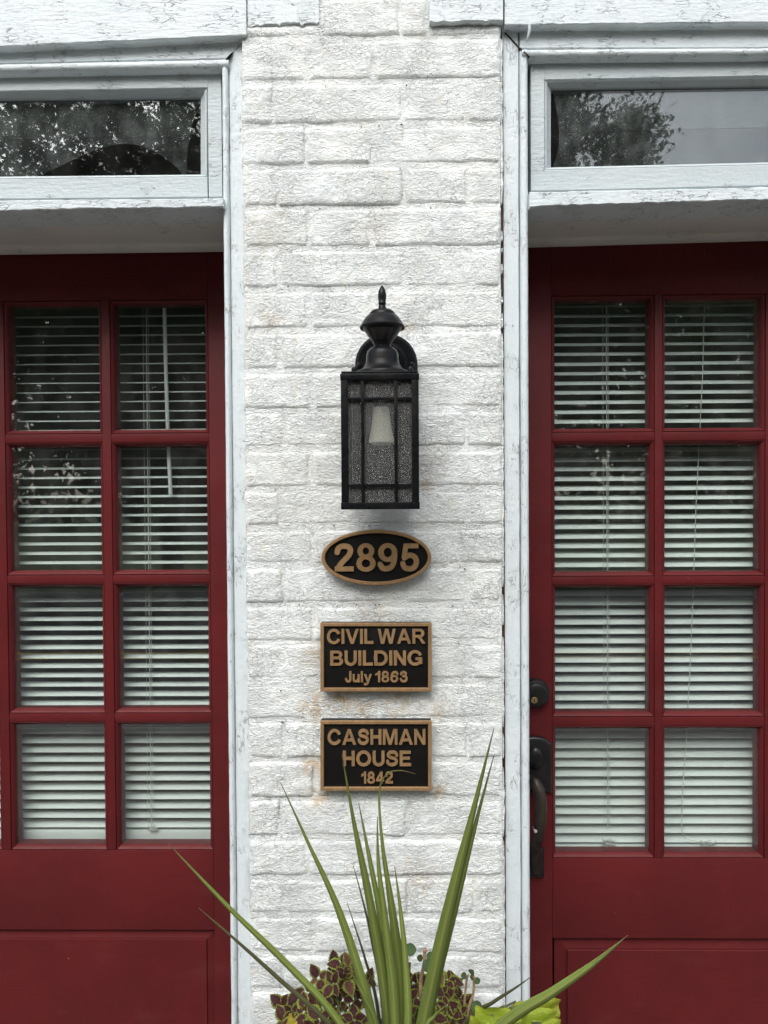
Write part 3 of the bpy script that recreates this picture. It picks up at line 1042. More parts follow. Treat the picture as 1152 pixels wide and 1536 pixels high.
# ------------------------------------------------------------------ blinds
def blind(side, label, tilt0, tilt1, pitch_px, z_first_px, z_rail_px, rail_h, first=[None]):
    dd, X, Z, Y, gx_, gz_ = DL if side < 0 else DR
    ys = Y + .062
    x0, x1 = gx_[0][0] - .025, gx_[-1][1] + .025
    zr = U(165 if side < 0 else 985, z_rail_px, ys).z
    zt = U(165 if side < 0 else 985, 440, ys).z
    b = thing('window_blind', label, 'blind', ((x0 + x1) / 2, ys, zr - .02))
    pitch = pitch_px * SY(ys)
    n = int((zt - zr) / pitch) + 1
    src = None
    W = (x1 - x0)
    for i in range(n):
        z = zr + rail_h * .5 + .004 + pitch * (i + .35)
        if src is None:
            rings = []
            hw = .0125
            top = [(-hw + 2 * hw * t, .0021 * (1 - (2 * t - 1) ** 2)) for t in [k_ / 6 for k_ in range(7)]]
            prof = top + [(a, c - .0004) for a, c in reversed(top)]
            for xx in np.linspace(-W / 2, W / 2, 9):
                rings.append([(xx, a, c) for a, c in prof])
            mb = MB().loft(rings)
            src = mb.build('slat', M_SLAT, None, angle=60)
            # re-centre the mesh on its own axis
            off = src.location.copy()
            src.data.transform(Matrix.Translation((0, off.y, off.z)))
            o = src; o.parent = b
        else:
            o = src.copy(); COL.objects.link(o); o.parent = b
        f = i / n
        tilt = tilt0 + (tilt1 - tilt0) * f
        o.location = Vector(((x0 + x1) / 2, ys, z)) - WORLD_LOC[b.name]
        o.rotation_euler = (R(tilt + random.uniform(-1.6, 1.6)), R(random.uniform(-.12, .12)), 0)
    # bottom rail
    MB().box(x0, x1, ys - .012, ys + .012, zr - rail_h / 2, zr + rail_h / 2).build('bottom_rail', M_SLAT, b, bevel=.003)
    return b, ys, zt, zr


bl, ysl, ztl, zrl = blind(-1, 'white slatted blind half open behind the left door glass', 15, 7, 14.18, 460, 1251, .026)
br, ysr, ztr, zrr = blind(1, 'white slatted blind nearly closed behind the right door glass', 25, 25, 14.22, 450, 1268, .012)


def cord(b, pts, r=.0006, name='cord', mat=M_CORD):
    MB().tube([U(px, py, yy) for px, py, yy in pts], r, 5).build(name, mat, b)


for dx in (-4, 4):
    cord(bl, [(218 + dx + 0.010 * k_ * 80, 445 + k_ * 80, ysl - .015) for k_ in range(11)], .0004)
cord(bl, [(219 + 0.010 * k_ * 80, 445 + k_ * 80, ysl - .017) for k_ in range(11)], .0008)
for dx in (-4, 4):
    cord(br, [(908 + dx + .003 * k_ * 80, 440 + k_ * 80, ysr - .015) for k_ in range(11)], .0004)
cord(br, [(909.5 + .003 * k_ * 80, 440 + k_ * 80, ysr - .017) for k_ in range(11)], .0009)
cord(br, [(1057, 440, ysr - .02), (1054, 560, ysr - .02), (1049, 660, ysr - .02), (1044, 760, ysr - .02), (1040, 880, ysr - .02), (1037, 960, ysr - .02), (1033, 1040, ysr - .02), (1029, 1120, ysr - .02), (1023, 1200, ysr - .02), (1022, 1245, ysr - .02), (1028, 1258, ysr - .02), (1050, 1264, ysr - .02)], .0008)


def knot(b, px, py, yy, r):
    pts = []
    for i in range(34):
        a = i * 1.15
        pts.append((px + r * math.cos(a) * (1 + .35 * math.sin(i * 2.1)), py + r * .55 * math.sin(a * 1.27) * (1 + .3 * math.cos(i)), yy - .003 * math.sin(i * .9)))
    cord(b, pts, .0008, 'cord_knot')


knot(bl, 230, 1243, ysl - .017, 6)
knot(br, 913, 1264, ysr - .017, 9)
knot(br, 1062, 1267, ysr - .017, 11)
MB().tube([U(246, 440, ysl - .024), U(249, 560, ysl - .022), U(252, 660, ysl - .022), U(256, 742, ysl - .022)], .0042, 10).build('tilt_wand', M_WAND, bl)

# ------------------------------------------------------------------ lantern
lan = thing('wall_lantern', 'black coach lantern with seeded glass and motion sensor cap above the oval plaque', 'wall lamp', U(571, 765, -.11))
yf, ybk = -.172, -.050
xa, xb = U(511.5, 660, yf).x, U(628.5, 660, yf).x
zt_, zb_ = U(571, 560, yf).z, U(571, 764, yf).z
yc = (yf + ybk) / 2
AX = U(573.5, 500, yc).x
fr = .0112
# corner posts
for x0 in (xa, xb - fr):
    for y0 in (yf, ybk - fr):
        MB().box(x0, x0 + fr, y0, y0 + fr, zb_ + .0105, zt_ - .0095).build('corner_post', M_BLACK, lan, bevel=.0012)
# top and bottom rims as hollow frames
for (z0, z1, g, nm) in ((zt_ - .0100, zt_, .0008, 'top_rim'), (zb_, zb_ + .011, .0008, 'bottom_rim')):
    po = [(xa - g, yf - g), (xb + g, yf - g), (xb + g, ybk + g), (xa - g, ybk + g)]
    pi_ = [(xa + fr, yf + fr), (xb - fr, yf + fr), (xb - fr, ybk - fr), (xa + fr, ybk - fr)]
    b = MB()
    vs_ = [(x, y, z0) for x, y in po] + [(x, y, z1) for x, y in po] + [(x, y, z0) for x, y in pi_] + [(x, y, z1) for x, y in pi_]
    fs_ = []
    for i in range(4):
        j = (i + 1) % 4
        fs_ += [(i, j, 4 + j, 4 + i), (8 + j, 8 + i, 12 + i, 12 + j), (4 + i, 4 + j, 12 + j, 12 + i), (j, i, 8 + i, 8 + j)]
    b.add(vs_, fs_).build(nm, M_BLACK, lan, bevel=.0012)
# roof plate and back panel
MB().box(xa + .001, xb - .001, yf + .001, ybk - .001, zt_ + .0002, zt_ + .004).build('roof_plate', M_BLACK, lan, bevel=.001)
MB().box(xa + fr, xb - fr, ybk - .004, ybk - .001, zb_ + .011, zt_ - .010).build('back_panel', M_BLACK, lan)
# glass and bars on three sides
zq0, zq1 = zb_ + .0095, zt_ - .0085
MB().box(xa + fr - .002, xb - fr + .002, yf + .0065, yf + .0085, zq0, zq1).build('glass_panel', M_SEED, lan, flat=True)
for x0 in (xa + .0055, xb - .0075):
    MB().box(x0, x0 + .002, yf + fr - .002, ybk - fr + .002, zq0, zq1).build('glass_panel', M_SEED, lan, flat=True)
xv = [U(544, 660, yf).x, U(594, 660, yf).x]
zh = [U(571, 597.5, yf).z, U(571, 728, yf).z]
for x in xv:
    MB().box(x - .0027, x + .0027, yf + .0015, yf + .0062, zq0 + .001, zq1 - .001).build('glazing_bar', M_BLACK, lan, bevel=.0006)
segs = [(xa + fr, xv[0] - .0027), (xv[0] + .0027, xv[1] - .0027), (xv[1] + .0027, xb - fr)]
for z in zh:
    for s0, s1 in segs:
        MB().box(s0, s1, yf + .0020, yf + .0060, z - .0024, z + .0024).build('glazing_bar', M_BLACK, lan, bevel=.0006)
for xs_ in (xa + .0015, xb - .0055):
    for y_ in (yf + .036, ybk - .036):
        MB().box(xs_, xs_ + .004, y_ - .0027, y_ + .0027, zq0 + .001, zq1 - .001).build('glazing_bar', M_BLACK, lan, bevel=.0006)
    for z in zh:
        MB().box(xs_ + .0004, xs_ + .0036, yf + fr, ybk - fr, z - .0024, z + .0024).build('glazing_bar', M_BLACK, lan, bevel=.0006)
# bulb hanging from the roof
bx_ = U(572, 640, yc).x
ZL = lambda py: U(573, py, yc).z
MB().lathe((bx_, yc), [(.012, ZL(610)), (.0135, ZL(618.5)), (.0140, ZL(622)), (.0172, ZL(645)), (.0205, ZL(660)), (.0200, ZL(664)), (.0150, ZL(666.5)), (.003, ZL(667.5))], 28).build('bulb', M_BULB, lan)
MB().lathe((bx_, yc), [(.014, ZL(565)), (.014, ZL(608)), (.0125, ZL(611))], 20).build('lamp_socket', M_BLACK, lan)
# hood
s = SY(yc)
MB().lathe((AX, yc), [(41 * s, ZL(569)), (41 * s, ZL(561.5)), (40 * s, ZL(558.5)), (34 * s, ZL(556)), (28.5 * s, ZL(552)), (25.5 * s, ZL(546)), (24.4 * s, ZL(540)), (24.0 * s, ZL(532)), (22.5 * s, ZL(527)), (18.5 * s, ZL(523)), (14 * s, ZL(521.5)), (12.5 * s, ZL(518))], 40).build('hood', M_BLACK, lan, angle=50)
MB().lathe((AX, yc), [(12.6 * s, ZL(521)), (13.2 * s, ZL(517)), (16 * s, ZL(512)), (22.5 * s, ZL(503)), (28.5 * s, ZL(494)), (30 * s, ZL(490.5))], 40).build('sensor_cone', M_BLACK, lan, angle=50)
# sensor window: a shallow curved lens on the front of the cone
rings = []
for (rr, py) in [(15.6, 513), (23.0, 503), (27.2, 496.5)]:
    ring = []
    for i in range(9):
        th = R(-90 + (-38 + 76 * i / 8))
        ring.append((AX + (rr + .9) * s * math.cos(th), yc + (rr + .9) * s * math.sin(th), ZL(py)))
    for i in range(8, -1, -1):
        th = R(-90 + (-38 + 76 * i / 8))
        ring.append((AX + (rr - 1.5) * s * math.cos(th), yc + (rr - 1.5) * s * math.sin(th), ZL(py)))
    rings.append(ring)
MB().loft(rings).build('sensor_lens', simple('smoked_lens', (.012, .011, .011), .22), lan, angle=50)
MB().lathe((AX, yc), [(29 * s, ZL(492)), (33.4 * s, ZL(493)), (33.8 * s, ZL(490.5)), (32.5 * s, ZL(488.5)), (30 * s, ZL(484)), (25.5 * s, ZL(477)), (22.5 * s, ZL(474.5)), (21.6 * s, ZL(473.4)), (19.4 * s, ZL(473)), (19.0 * s, ZL(470)), (15.5 * s, ZL(466.3)), (6 * s, ZL(465.2)), (.5 * s, ZL(465))], 40).build('cap', M_BLACK, lan, angle=40)
MB().lathe((AX, yc), [(6.4 * s, ZL(466)), (6.2 * s, ZL(462.5)), (5.2 * s, ZL(459.5)), (5.0 * s, ZL(457.5)), (6.0 * s, ZL(456)), (6.0 * s, ZL(454.5)), (5.4 * s, ZL(453.5)), (6.2 * s, ZL(447)), (6.1 * s, ZL(441)), (4.8 * s, ZL(435)), (2.6 * s, ZL(430.5)), (.3 * s, ZL(428))], 24).build('finial', M_BLACK, lan, angle=60)
# wall plate, arched, with a stepped face
q0 = U(579.5, 548, -.02)
def dome(cx, cz, r, low, y0, y1, inset):
    def outl(rr):
        pts = [(cx + rr * math.cos(math.pi * i / 24), cz + rr * math.sin(math.pi * i / 24)) for i in range(25)]
        return [(cx + rr, low)] + pts + [(cx - rr, low)]
    rings = [[(x, y0, z) for x, z in outl(r)], [(x, y1 + .004, z) for x, z in outl(r)], [(x, y1, z) for x, z in outl(r - .005)], [(x, y1 + .001, z) for x, z in outl(r - inset)], [(x, y1 - .006, z) for x, z in outl(r - inset - .006)]]
    return MB().loft(rings)


dome(q0.x, q0.z, 46.5 * SY(-.02), U(579, 640, -.02).z, .012, -.030, .016).build('wall_plate', M_BLACK, lan, angle=40)
MB().tube([(AX, -.03, ZL(540)), (AX, yc, ZL(540))], .017, 16).build('arm', M_BLACK, lan)
for (px, py, yy) in ((538.5, 548, -.045), (531.5, 554.5, yf + .02), (617.5, 547, -.045), (615.5, 554.5, yf + .03)):
    q = U(px, py, yy)
    MB().lathe((q.x, yy), [(.0012, q.z - .011), (.0012, q.z - .0045), (.0042, q.z - .004), (.0050, q.z), (.0036, q.z + .0038), (.0006, q.z + .005)], 14).build('acorn_nut', M_BLACK, lan)

# ------------------------------------------------------------------ plaques
GLYPHS = {   # character: width, outlines (thousandths of the cap height)
    'O': (1000, [[855,862,817,899,762,939,672,984,578,1009,478,1015,373,998,292,969,202,914,130,848,91,798,61,748,22,653,1,542,1,457,16,368,51,272,106,182,172,110,248,55,342,11,448,-13,538,-14,628,2,728,41,798,86,870,153,934,242,970,322,994,418,1000,522,989,608,964,693,925,772,894,818],[668,780,703,742,740,688,763,633,779,572,784,538,784,462,774,402,750,332,725,288,695,248,642,201,598,175,552,161,512,155,473,156,402,175,342,212,297,258,260,312,231,382,216,462,216,538,226,598,250,668,286,728,332,780,382,815,448,839,488,845,552,839,618,815]]),
    'C': (950, [[855,862,817,899,762,939,672,984,578,1009,478,1015,373,998,292,969,202,914,130,848,91,798,61,748,22,653,1,542,1,457,16,368,51,272,106,182,172,110,248,55,342,11,448,-13,538,-14,628,2,728,41,798,86,870,153,908,202,944,262,762,355,725,288,695,248,642,201,598,175,528,156,488,155,428,166,382,185,332,220,305,248,266,302,231,382,221,427,215,482,221,572,231,617,250,668,275,713,305,752,332,780,373,809,428,834,473,844,528,844,598,825,642,799,695,752,734,698,762,637,950,723,908,798]]),
    'G': (978, [[855,862,817,899,762,939,672,984,578,1009,478,1015,373,998,292,969,202,914,130,848,91,798,61,748,22,653,1,542,1,457,16,368,51,272,106,182,172,110,238,61,328,16,397,-4,478,-15,578,-9,658,11,728,41,817,100,965,102,965,307,978,348,965,358,962,530,532,530,532,360,760,358,725,288,699,252,668,220,628,191,598,175,528,156,473,156,428,166,373,191,332,220,297,258,260,312,236,368,221,427,216,462,216,538,226,598,242,648,266,698,297,742,358,799,402,825,473,844,528,844,598,825,642,799,695,752,734,698,762,637,950,723,908,798]]),
    'D': (880, [[742,856,698,899,632,944,552,979,493,994,438,1000,0,998,0,703,-19,653,-34,582,-40,478,-29,388,0,298,3,0,438,0,518,11,592,36,658,71,708,110,760,163,809,232,854,332,874,418,880,522,868,612,839,708,800,782],[568,758,608,713,644,653,664,592,674,532,674,467,664,408,644,348,619,302,588,262,548,225,507,200,473,186,412,175,208,175,205,822,428,824,473,814,507,800]]),
    'B': (849, [[723,903,678,944,648,963,598,985,532,999,0,998,3,0,538,0,588,6,648,21,692,41,752,81,789,118,814,153,839,207,849,252,849,307,834,368,804,423,752,479,687,522,723,558,759,608,778,653,789,703,789,758,778,808,759,852],[592,403,613,378,628,348,634,322,634,283,628,258,613,227,593,202,572,186,542,171,507,165,205,168,208,440,512,440,552,430],[548,812,578,772,589,738,590,708,584,683,569,653,532,617,507,606,478,600,205,602,208,840,483,840,522,828]]),
    'R': (928, [[776,893,738,928,678,965,612,989,558,998,0,998,3,0,205,3,208,420,368,420,377,414,502,296,688,0,928,3,616,427,618,433,658,446,708,471,762,512,814,578,838,633,850,698,844,768,814,842],[590,802,609,782,628,748,634,723,635,693,619,643,605,622,572,595,542,581,512,575,205,578,208,835,512,835,552,825]]),
    'A': (999, [[611,998,389,998,3,1,218,0,302,225,698,225,782,0,999,3],[502,773,639,392,363,391,497,772]]),
    'V': (929, [[929,998,714,998,468,287,462,288,221,998,1,998,358,0,576,3]]),
    'W': (1280, [[1280,998,1070,998,939,327,933,320,760,998,522,1000,348,320,341,327,210,998,3,1000,230,3,455,3,638,691,642,690,649,668,820,3,1050,3]]),
    'M': (1040, [[1040,998,754,998,523,317,518,317,286,998,3,1000,0,3,190,3,192,758,422,0,620,3,847,758,850,3,1038,0]]),
    'N': (795, [[795,998,600,998,598,366,206,998,0,998,3,0,195,3,198,634,589,3,795,3]]),
    'U': (795, [[795,998,590,998,590,368,584,322,563,268,544,238,517,207,488,185,458,171,408,160,353,166,292,195,262,223,240,252,211,322,205,368,205,998,0,998,0,362,6,307,30,227,66,163,107,110,178,51,242,16,328,-9,377,-15,468,-9,552,16,618,51,680,102,729,163,768,238,784,288,794,342]]),
    'L': (658, [[205,998,0,998,0,3,658,0,658,175,205,177]]),
    'I': (205, [[205,998,0,998,3,0,205,3]]),
    'E': (760, [[740,998,0,998,3,0,760,3,758,175,205,177,208,430,690,432,688,600,208,600,205,822,738,825]]),
    'H': (790, [[790,998,585,998,582,600,208,600,205,998,0,998,3,0,205,3,208,420,582,420,585,3,790,3]]),
    'S': (808, [[742,903,688,950,602,994,538,1014,442,1019,332,1009,277,999,227,984,157,944,112,902,81,862,61,822,51,788,51,728,62,688,80,643,122,578,162,541,227,505,552,403,585,378,605,332,604,312,588,272,569,242,542,216,502,196,452,181,402,174,358,176,312,185,267,202,227,235,210,262,188,358,157,395,128,409,107,413,78,410,52,399,21,368,8,332,6,317,21,232,41,173,66,132,112,80,143,56,208,20,288,-4,363,-15,438,-14,538,7,622,42,672,76,724,132,750,173,780,238,795,307,794,358,785,398,769,437,740,488,708,525,678,549,612,585,288,687,271,698,256,718,240,758,282,799,318,813,448,829,512,824,562,804,598,778,626,678,652,645,692,625,738,626,762,637,782,654,799,678,808,708,804,748,784,822,762,872]]),
    '2': (700, [[618,920,558,970,502,994,428,1009,328,1012,262,1004,188,978,125,938,71,878,46,828,31,778,20,723,20,658,26,643,47,615,83,595,118,591,143,596,182,620,205,658,221,733,235,772,257,794,288,809,332,818,373,818,442,808,470,792,488,768,491,752,474,688,434,617,156,327,115,268,70,177,20,173,23,0,700,3,698,175,289,177,340,242,580,488,619,542,654,612,684,718,685,782,664,852]]),
    '3': (701, [[570,923,518,964,448,994,368,1009,318,1010,267,1004,198,984,132,949,91,908,56,842,26,752,26,708,35,683,52,660,73,646,97,636,143,637,167,648,186,663,204,688,240,788,248,798,272,809,328,820,387,813,428,795,445,778,455,758,443,728,422,706,373,687,262,659,227,639,205,608,198,562,201,532,210,508,227,485,248,470,267,461,442,435,468,425,485,408,508,358,510,312,494,262,465,212,428,192,363,176,298,176,262,186,247,197,231,222,180,332,153,359,112,374,88,374,47,359,21,332,11,312,5,283,10,248,75,112,96,82,129,47,167,21,198,7,288,-14,358,-15,418,-8,488,11,542,36,598,76,635,122,669,187,688,242,700,298,701,348,694,398,674,457,650,502,622,540,574,582,613,643,633,688,644,738,644,782,634,822,619,858]]),
    '4': (700, [[575,998,369,998,19,378,13,370,0,368,3,200,377,200,382,0,572,0,575,197,700,202,700,368,575,372],[377,739,380,372,182,371]]),
    '5': (682, [[660,998,130,998,51,498,52,491,64,492,66,452,76,427,93,406,118,390,148,381,172,382,208,394,282,449,318,469,353,476,387,474,432,454,464,427,484,388,493,337,475,268,454,227,438,207,412,191,382,181,322,175,262,186,222,207,207,242,184,317,153,354,118,369,97,371,62,364,37,349,15,322,4,288,6,252,26,182,47,132,71,92,99,62,138,35,218,2,298,-14,363,-14,428,-4,498,21,548,51,598,102,630,153,668,248,679,293,682,348,679,388,664,447,638,508,619,538,588,573,558,598,518,624,462,650,428,659,377,666,318,664,262,651,260,658,288,825,658,825]]),
    '6': (715, [[618,938,562,978,528,994,488,1004,448,1010,377,1009,298,993,222,963,162,919,116,862,71,782,36,688,11,548,0,342,6,262,31,182,75,112,128,61,162,36,213,11,277,-9,328,-15,412,-9,478,11,528,36,582,77,630,132,663,192,679,238,689,293,690,342,684,388,669,442,648,488,598,556,562,589,528,614,478,639,432,654,377,664,328,665,277,659,227,645,223,648,250,718,271,752,295,782,332,805,402,820,448,818,483,803,540,698,572,666,598,656,628,654,658,661,682,677,708,713,715,738,714,768,659,883],[430,467,460,432,484,378,490,312,484,272,473,242,445,197,428,181,397,161,353,150,328,151,292,161,262,181,241,202,221,232,206,272,200,337,206,378,216,408,241,447,260,467,308,494,332,500,363,499,397,488]]),
    '9': (690, [[598,907,542,954,478,989,432,1004,377,1014,312,1014,238,998,162,964,128,939,93,907,41,838,21,792,7,742,1,708,1,643,11,588,27,542,47,502,75,462,128,411,162,386,213,361,257,346,312,336,363,335,412,341,462,355,467,352,440,283,419,248,395,217,358,195,288,180,242,181,208,197,150,302,118,334,93,344,62,346,32,339,8,323,-14,298,-23,272,-25,242,-17,212,51,87,89,47,128,22,182,0,242,-10,312,-9,408,11,468,37,511,67,560,118,599,177,643,278,668,382,685,512,690,693,679,762,663,808,633,862],[430,818,460,782,484,728,490,663,484,622,473,592,445,548,428,531,397,512,353,500,328,501,292,512,262,531,241,552,221,582,206,622,200,688,206,728,216,758,241,798,260,818,308,844,332,850,363,849,397,838]]),
    '8': (690, [[572,922,512,969,473,990,432,1004,363,1015,282,1009,218,990,148,949,96,898,61,838,41,762,41,708,46,678,76,602,96,572,140,528,75,472,32,413,6,342,1,312,1,258,20,182,41,143,66,107,122,55,192,16,252,-4,328,-15,392,-13,473,6,538,36,592,75,639,128,670,182,684,227,690,272,689,312,674,378,649,427,624,462,592,495,550,528,594,572,614,602,638,658,649,708,649,762,638,812,614,867],[445,398,479,352,489,327,495,298,489,242,474,207,459,187,438,166,412,151,387,141,358,135,302,141,267,156,248,171,226,192,211,217,201,242,195,272,201,327,216,362,231,382,252,403,277,419,302,429,332,435,387,429,422,414],[415,838,443,802,459,758,459,713,443,668,412,630,382,612,338,605,298,616,277,630,256,653,236,693,230,748,246,802,282,844,328,864,363,864,382,858]]),
    '1': (440, [[440,998,242,1000,240,938,188,849,0,758,3,581,239,708,242,0,440,3]]),
    'J': (575, [[575,998,375,998,375,342,369,248,360,202,348,191,328,182,277,186,248,195,231,227,189,342,166,368,138,384,93,389,57,378,30,358,11,327,4,298,7,262,41,163,66,107,91,67,112,45,148,20,178,6,232,-9,292,-18,363,-15,402,-4,448,18,493,50,524,87,548,132,564,197,575,332]]),
    'u': (620, [[620,723,430,723,429,307,327,202,288,186,248,182,218,185,199,192,191,242,190,723,0,723,0,252,6,248,11,182,26,122,47,82,78,51,138,16,172,6,222,-3,272,-3,328,6,377,21,428,47,432,0,620,3]]),
    'l': (190, [[190,998,0,998,3,0,190,3]]),
    'y': (679, [[679,723,480,723,348,249,341,252,205,723,1,723,250,18,249,-8,229,-68,219,-88,202,-104,178,-110,138,-110,57,-103,23,-111,-4,-132,-19,-158,-24,-188,-19,-213,-9,-232,13,-254,47,-268,112,-274,188,-275,222,-270,257,-259,298,-239,325,-218,354,-182,379,-138,410,-43,423,-33]]),
}


def letters(text, px0, px1, pyt, pyb, y, parent, bold=0, th=.0032):
    """raised letters, each its own solid; caps run from pyt to pyb, the line from px0 to px1"""
    gap, space = 95, 300
    x = 0; pen = []
    for ch in text:
        if ch == ' ': x += space - gap; continue
        pen.append((ch, x)); x += GLYPHS[ch][0] + gap
    tot = x - gap
    a, c = U(px0, pyb, y), U(px1, pyt, y)
    sx, sz = (c.x - a.x) / tot, (c.z - a.z) / 1000
    for ch, x in pen:
        loops = [[(a.x + (x + l[k_]) * sx, a.z + l[k_ + 1] * sz) for k_ in range(0, len(l), 2)] for l in GLYPHS[ch][1]]
        flat = [p for l in loops for p in l]
        tris = tessellate_polygon([[Vector((p[0], p[1], 0)) for p in l] for l in loops])
        n = len(flat)
        mb = MB()
        mb.v = [(p[0], y - th, p[1]) for p in flat] + [(p[0], y + .001, p[1]) for p in flat]
        mb.f = [tuple(t) for t in tris] + [tuple(reversed([k_ + n for k_ in t])) for t in tris]
        o = 0
        for l in loops:
            for k_ in range(len(l)):
                p, q = o + k_, o + (k_ + 1) % len(l)
                mb.f.append((p, q, q + n, p + n))
            o += len(l)
        mb.build('numeral' if ch.isdigit() else 'letter', M_BRONZE, parent, angle=30)


def rect_plaque(label, x0, x1, y0, y1, lines):
    yf_ = -.022
    p = thing('plaque', label, 'plaque', U((x0 + x1) / 2, y1, -.01))
    q = quad(x0, x1, (y0, y0), (y1, y1), yf_)
    bpx = 5.3
    qi = quad(x0 + bpx, x1 - bpx, (y0 + bpx, y0 + bpx), (y1 - bpx, y1 - bpx), yf_)
    # backing slab
    rings = []
    for y_, s_ in ((-.002, 0.0006), (yf_ + .0052, 0.0006)):
        rings.append([(q[0][0] + s_, y_, q[0][1] + s_), (q[1][0] - s_, y_, q[1][1] + s_), (q[2][0] - s_, y_, q[2][1] - s_), (q[3][0] + s_, y_, q[3][1] - s_)])
    MB().loft(rings).build('backing', M_PLBLK, p, bevel=.0006)
    ring_frame(q, qi, [(0, yf_ + .0048), (0, yf_ + .001), (.12, yf_), (.86, yf_), (1, yf_ + .0012), (1, yf_ + .0056)], 'border', M_BRONZE, p)
    for (t, a, c, tp, bt, bo) in lines:
        letters(t, a, c, tp, bt, yf_ + .0036, p, bold=bo)
    # dark cast edge along top and sides, behind the border
    return p


rect_plaque('rectangular bronze and black plaque reading CIVIL WAR BUILDING July 1863', 480.5, 647.5, 934.5, 1037.5,
            [('CIVIL WAR', 490.5, 638, 943, 965.5, .040), ('BUILDING', 495.5, 633.5, 975.5, 998, .040), ('July 1863', 517.5, 611.5, 1006.5, 1023, .034)])
rect_plaque('rectangular bronze and black plaque reading CASHMAN HOUSE 1842', 480.5, 647.5, 1081.5, 1186.5,
            [('CASHMAN', 491.5, 638, 1093.5, 1116.5, .040), ('HOUSE', 514.5, 616.5, 1126, 1148.5, .040), ('1842', 542, 589.5, 1157.5, 1174.5, .034)])
# oval
ov = thing('address_plaque', 'oval bronze and black address plaque reading 2895 under the lantern', 'plaque', U(564.5, 880, -.01))
yo = -.022
qc = U(564.5, 836.5, yo)
sx_, sz_ = 82.8 * SY(yo), 42.0 * SY(yo)
n = 72
def oval(rx, rz, y): return [(qc.x + rx * math.cos(2 * math.pi * i / n), y, qc.z + rz * math.sin(2 * math.pi * i / n)) for i in range(n)]


MB().loft([oval(sx_ - .0006, sz_ - .0006, -.002), oval(sx_ - .0006, sz_ - .0006, yo + .0052)]).build('backing', M_PLBLK, ov)
bw_ = 5.4 * SY(yo)
rr_ = [oval(sx_, sz_, yo + .016), oval(sx_, sz_, yo + .001), oval(sx_ - .001, sz_ - .001, yo), oval(sx_ - bw_ + .001, sz_ - bw_ + .001, yo), oval(sx_ - bw_, sz_ - bw_, yo + .0012), oval(sx_ - bw_, sz_ - bw_, yo + .0056)]
MB().loft(rr_ + [rr_[0]], cap=False).build('border', M_BRONZE, ov)
letters('2895', 501.5, 628.5, 815, 857, yo + .0036, ov, bold=.042)

# ------------------------------------------------------------------ planting
def mat_blade(name, edge, mid, brown, dry):
    """sword leaf: pale midrib, fine parallel veins, dry tip; laid out by the leaf's own along/across attributes"""
    N = NT(name)
    A = lambda k: N.n('ShaderNodeAttribute', {'attribute_name': k}).outputs['Fac']
    al, ac, rm = A('along'), A('across'), A('rim')
    rnd_ = N.n('ShaderNodeObjectInfo').outputs['Random']
    vec = N.n('ShaderNodeCombineXYZ', None, i0=N.math('MULTIPLY', ac, 9.0), i1=N.math('MULTIPLY', al, 5.0), i2=N.math('MULTIPLY', rnd_, 37.0)).outputs[0]
    vein = N.noise(vec, 1.0, 4, .7)
    col = N.mix(N.ramp(vein, .32, .68), edge, tuple(c * 1.45 for c in edge))
    wide = N.ramp(rm, .25, .95, 0, .35)
    col = N.mix(wide, col, mid)
    col = N.mix(N.ramp(rm, .90, .985), col, mid)
    blot = N.noise(N.vmul(vec, (.25, 1.6, 1)), 1.6, 4, .65)
    col = N.mix(N.ramp(blot, .55, .75, 0, .5), col, tuple(c * .62 for c in edge))
    tp = N.math('ADD', al, N.math('MULTIPLY', N.math('SUBTRACT', blot, .5), .10))
    col = N.mix(N.ramp(tp, .80, .96, 0, .5), col, (.16, .15, .05))
    col = N.mix(N.ramp(tp, .955, .985), col, (.15, .085, .045))
    if dry: col = N.mix(N.ramp(blot, .35, .7, .1, .6), col, (.105, .085, .05))
    hs = N.n('ShaderNodeHueSaturation', None, Color=col, Value=N.ramp(rnd_, 0, 1, .85, 1.2))
    b = N.bsdf(hs, .46, 0, N.bump(vein, .5, .0012), .3)
    tl = N.n('ShaderNodeBsdfTranslucent', None, Color=hs)
    return N.done(N.n('ShaderNodeMixShader', None, i0=.28, i1=b, i2=tl))


M_SPIKE = mat_blade('spike_leaf', (.140, .190, .042), (.31, .35, .10), None, False)
M_SPIKE_D = mat_blade('dry_spike_leaf', (.065, .078, .028), (.11, .11, .05), None, True)
M_COL = leaf_attr_mat('coleus_leaf', (.048, .0095, .012), (.20, .235, .03), .16, .42, (.09, .03, .025), .5, .22, .14)
M_COLG = leaf_attr_mat('coleus_green_leaf', (.12, .055, .03), (.20, .26, .035), .15, .6, None, .5, .25, .2)
M_LIME = leaf_attr_mat('lime_leaf', (.235, .30, .020), (.32, .37, .035), .1, .6, (.40, .44, .13), .42, .32, .1)
M_YELL = leaf_attr_mat('yellow_leaf', (.55, .50, .06), (.50, .38, .06), .1, .6, None, .45, .3, .1)
M_ROUND = leaf_attr_mat('fleshy_round_leaf', (.075, .12, .045), (.055, .09, .04), .1, .6, None, .45, .2, .1)
M_STEM = simple('tan_stem', (.34, .23, .12), .6, 0, 200, .3, .001, .3, vscale=60)
M_STEMG = simple('green_stem', (.10, .11, .04), .6, 0, 200, .3, .001, .3, vscale=60)
M_SOIL = simple('potting_soil', (.03, .022, .016), .95, 0, 120, 1, .01, .4)
M_POT = simple('charcoal_planter', (.045, .045, .047), .6, 0, 60, .3, .002, .2)
PY_ = -.28
PX_ = U(590, 1500, PY_).x
pot = thing('planter', 'dark round planter on the pavement in front of the brick pier', 'planter', (PX_, PY_, .001))
MB().lathe((PX_, PY_), [(.15, .001), (.155, .01), (.20, .55), (.215, .56), (.218, .60), (.205, .605), (.195, .60), (.19, .57)], 40, cap=True).build('pot', M_POT, pot)
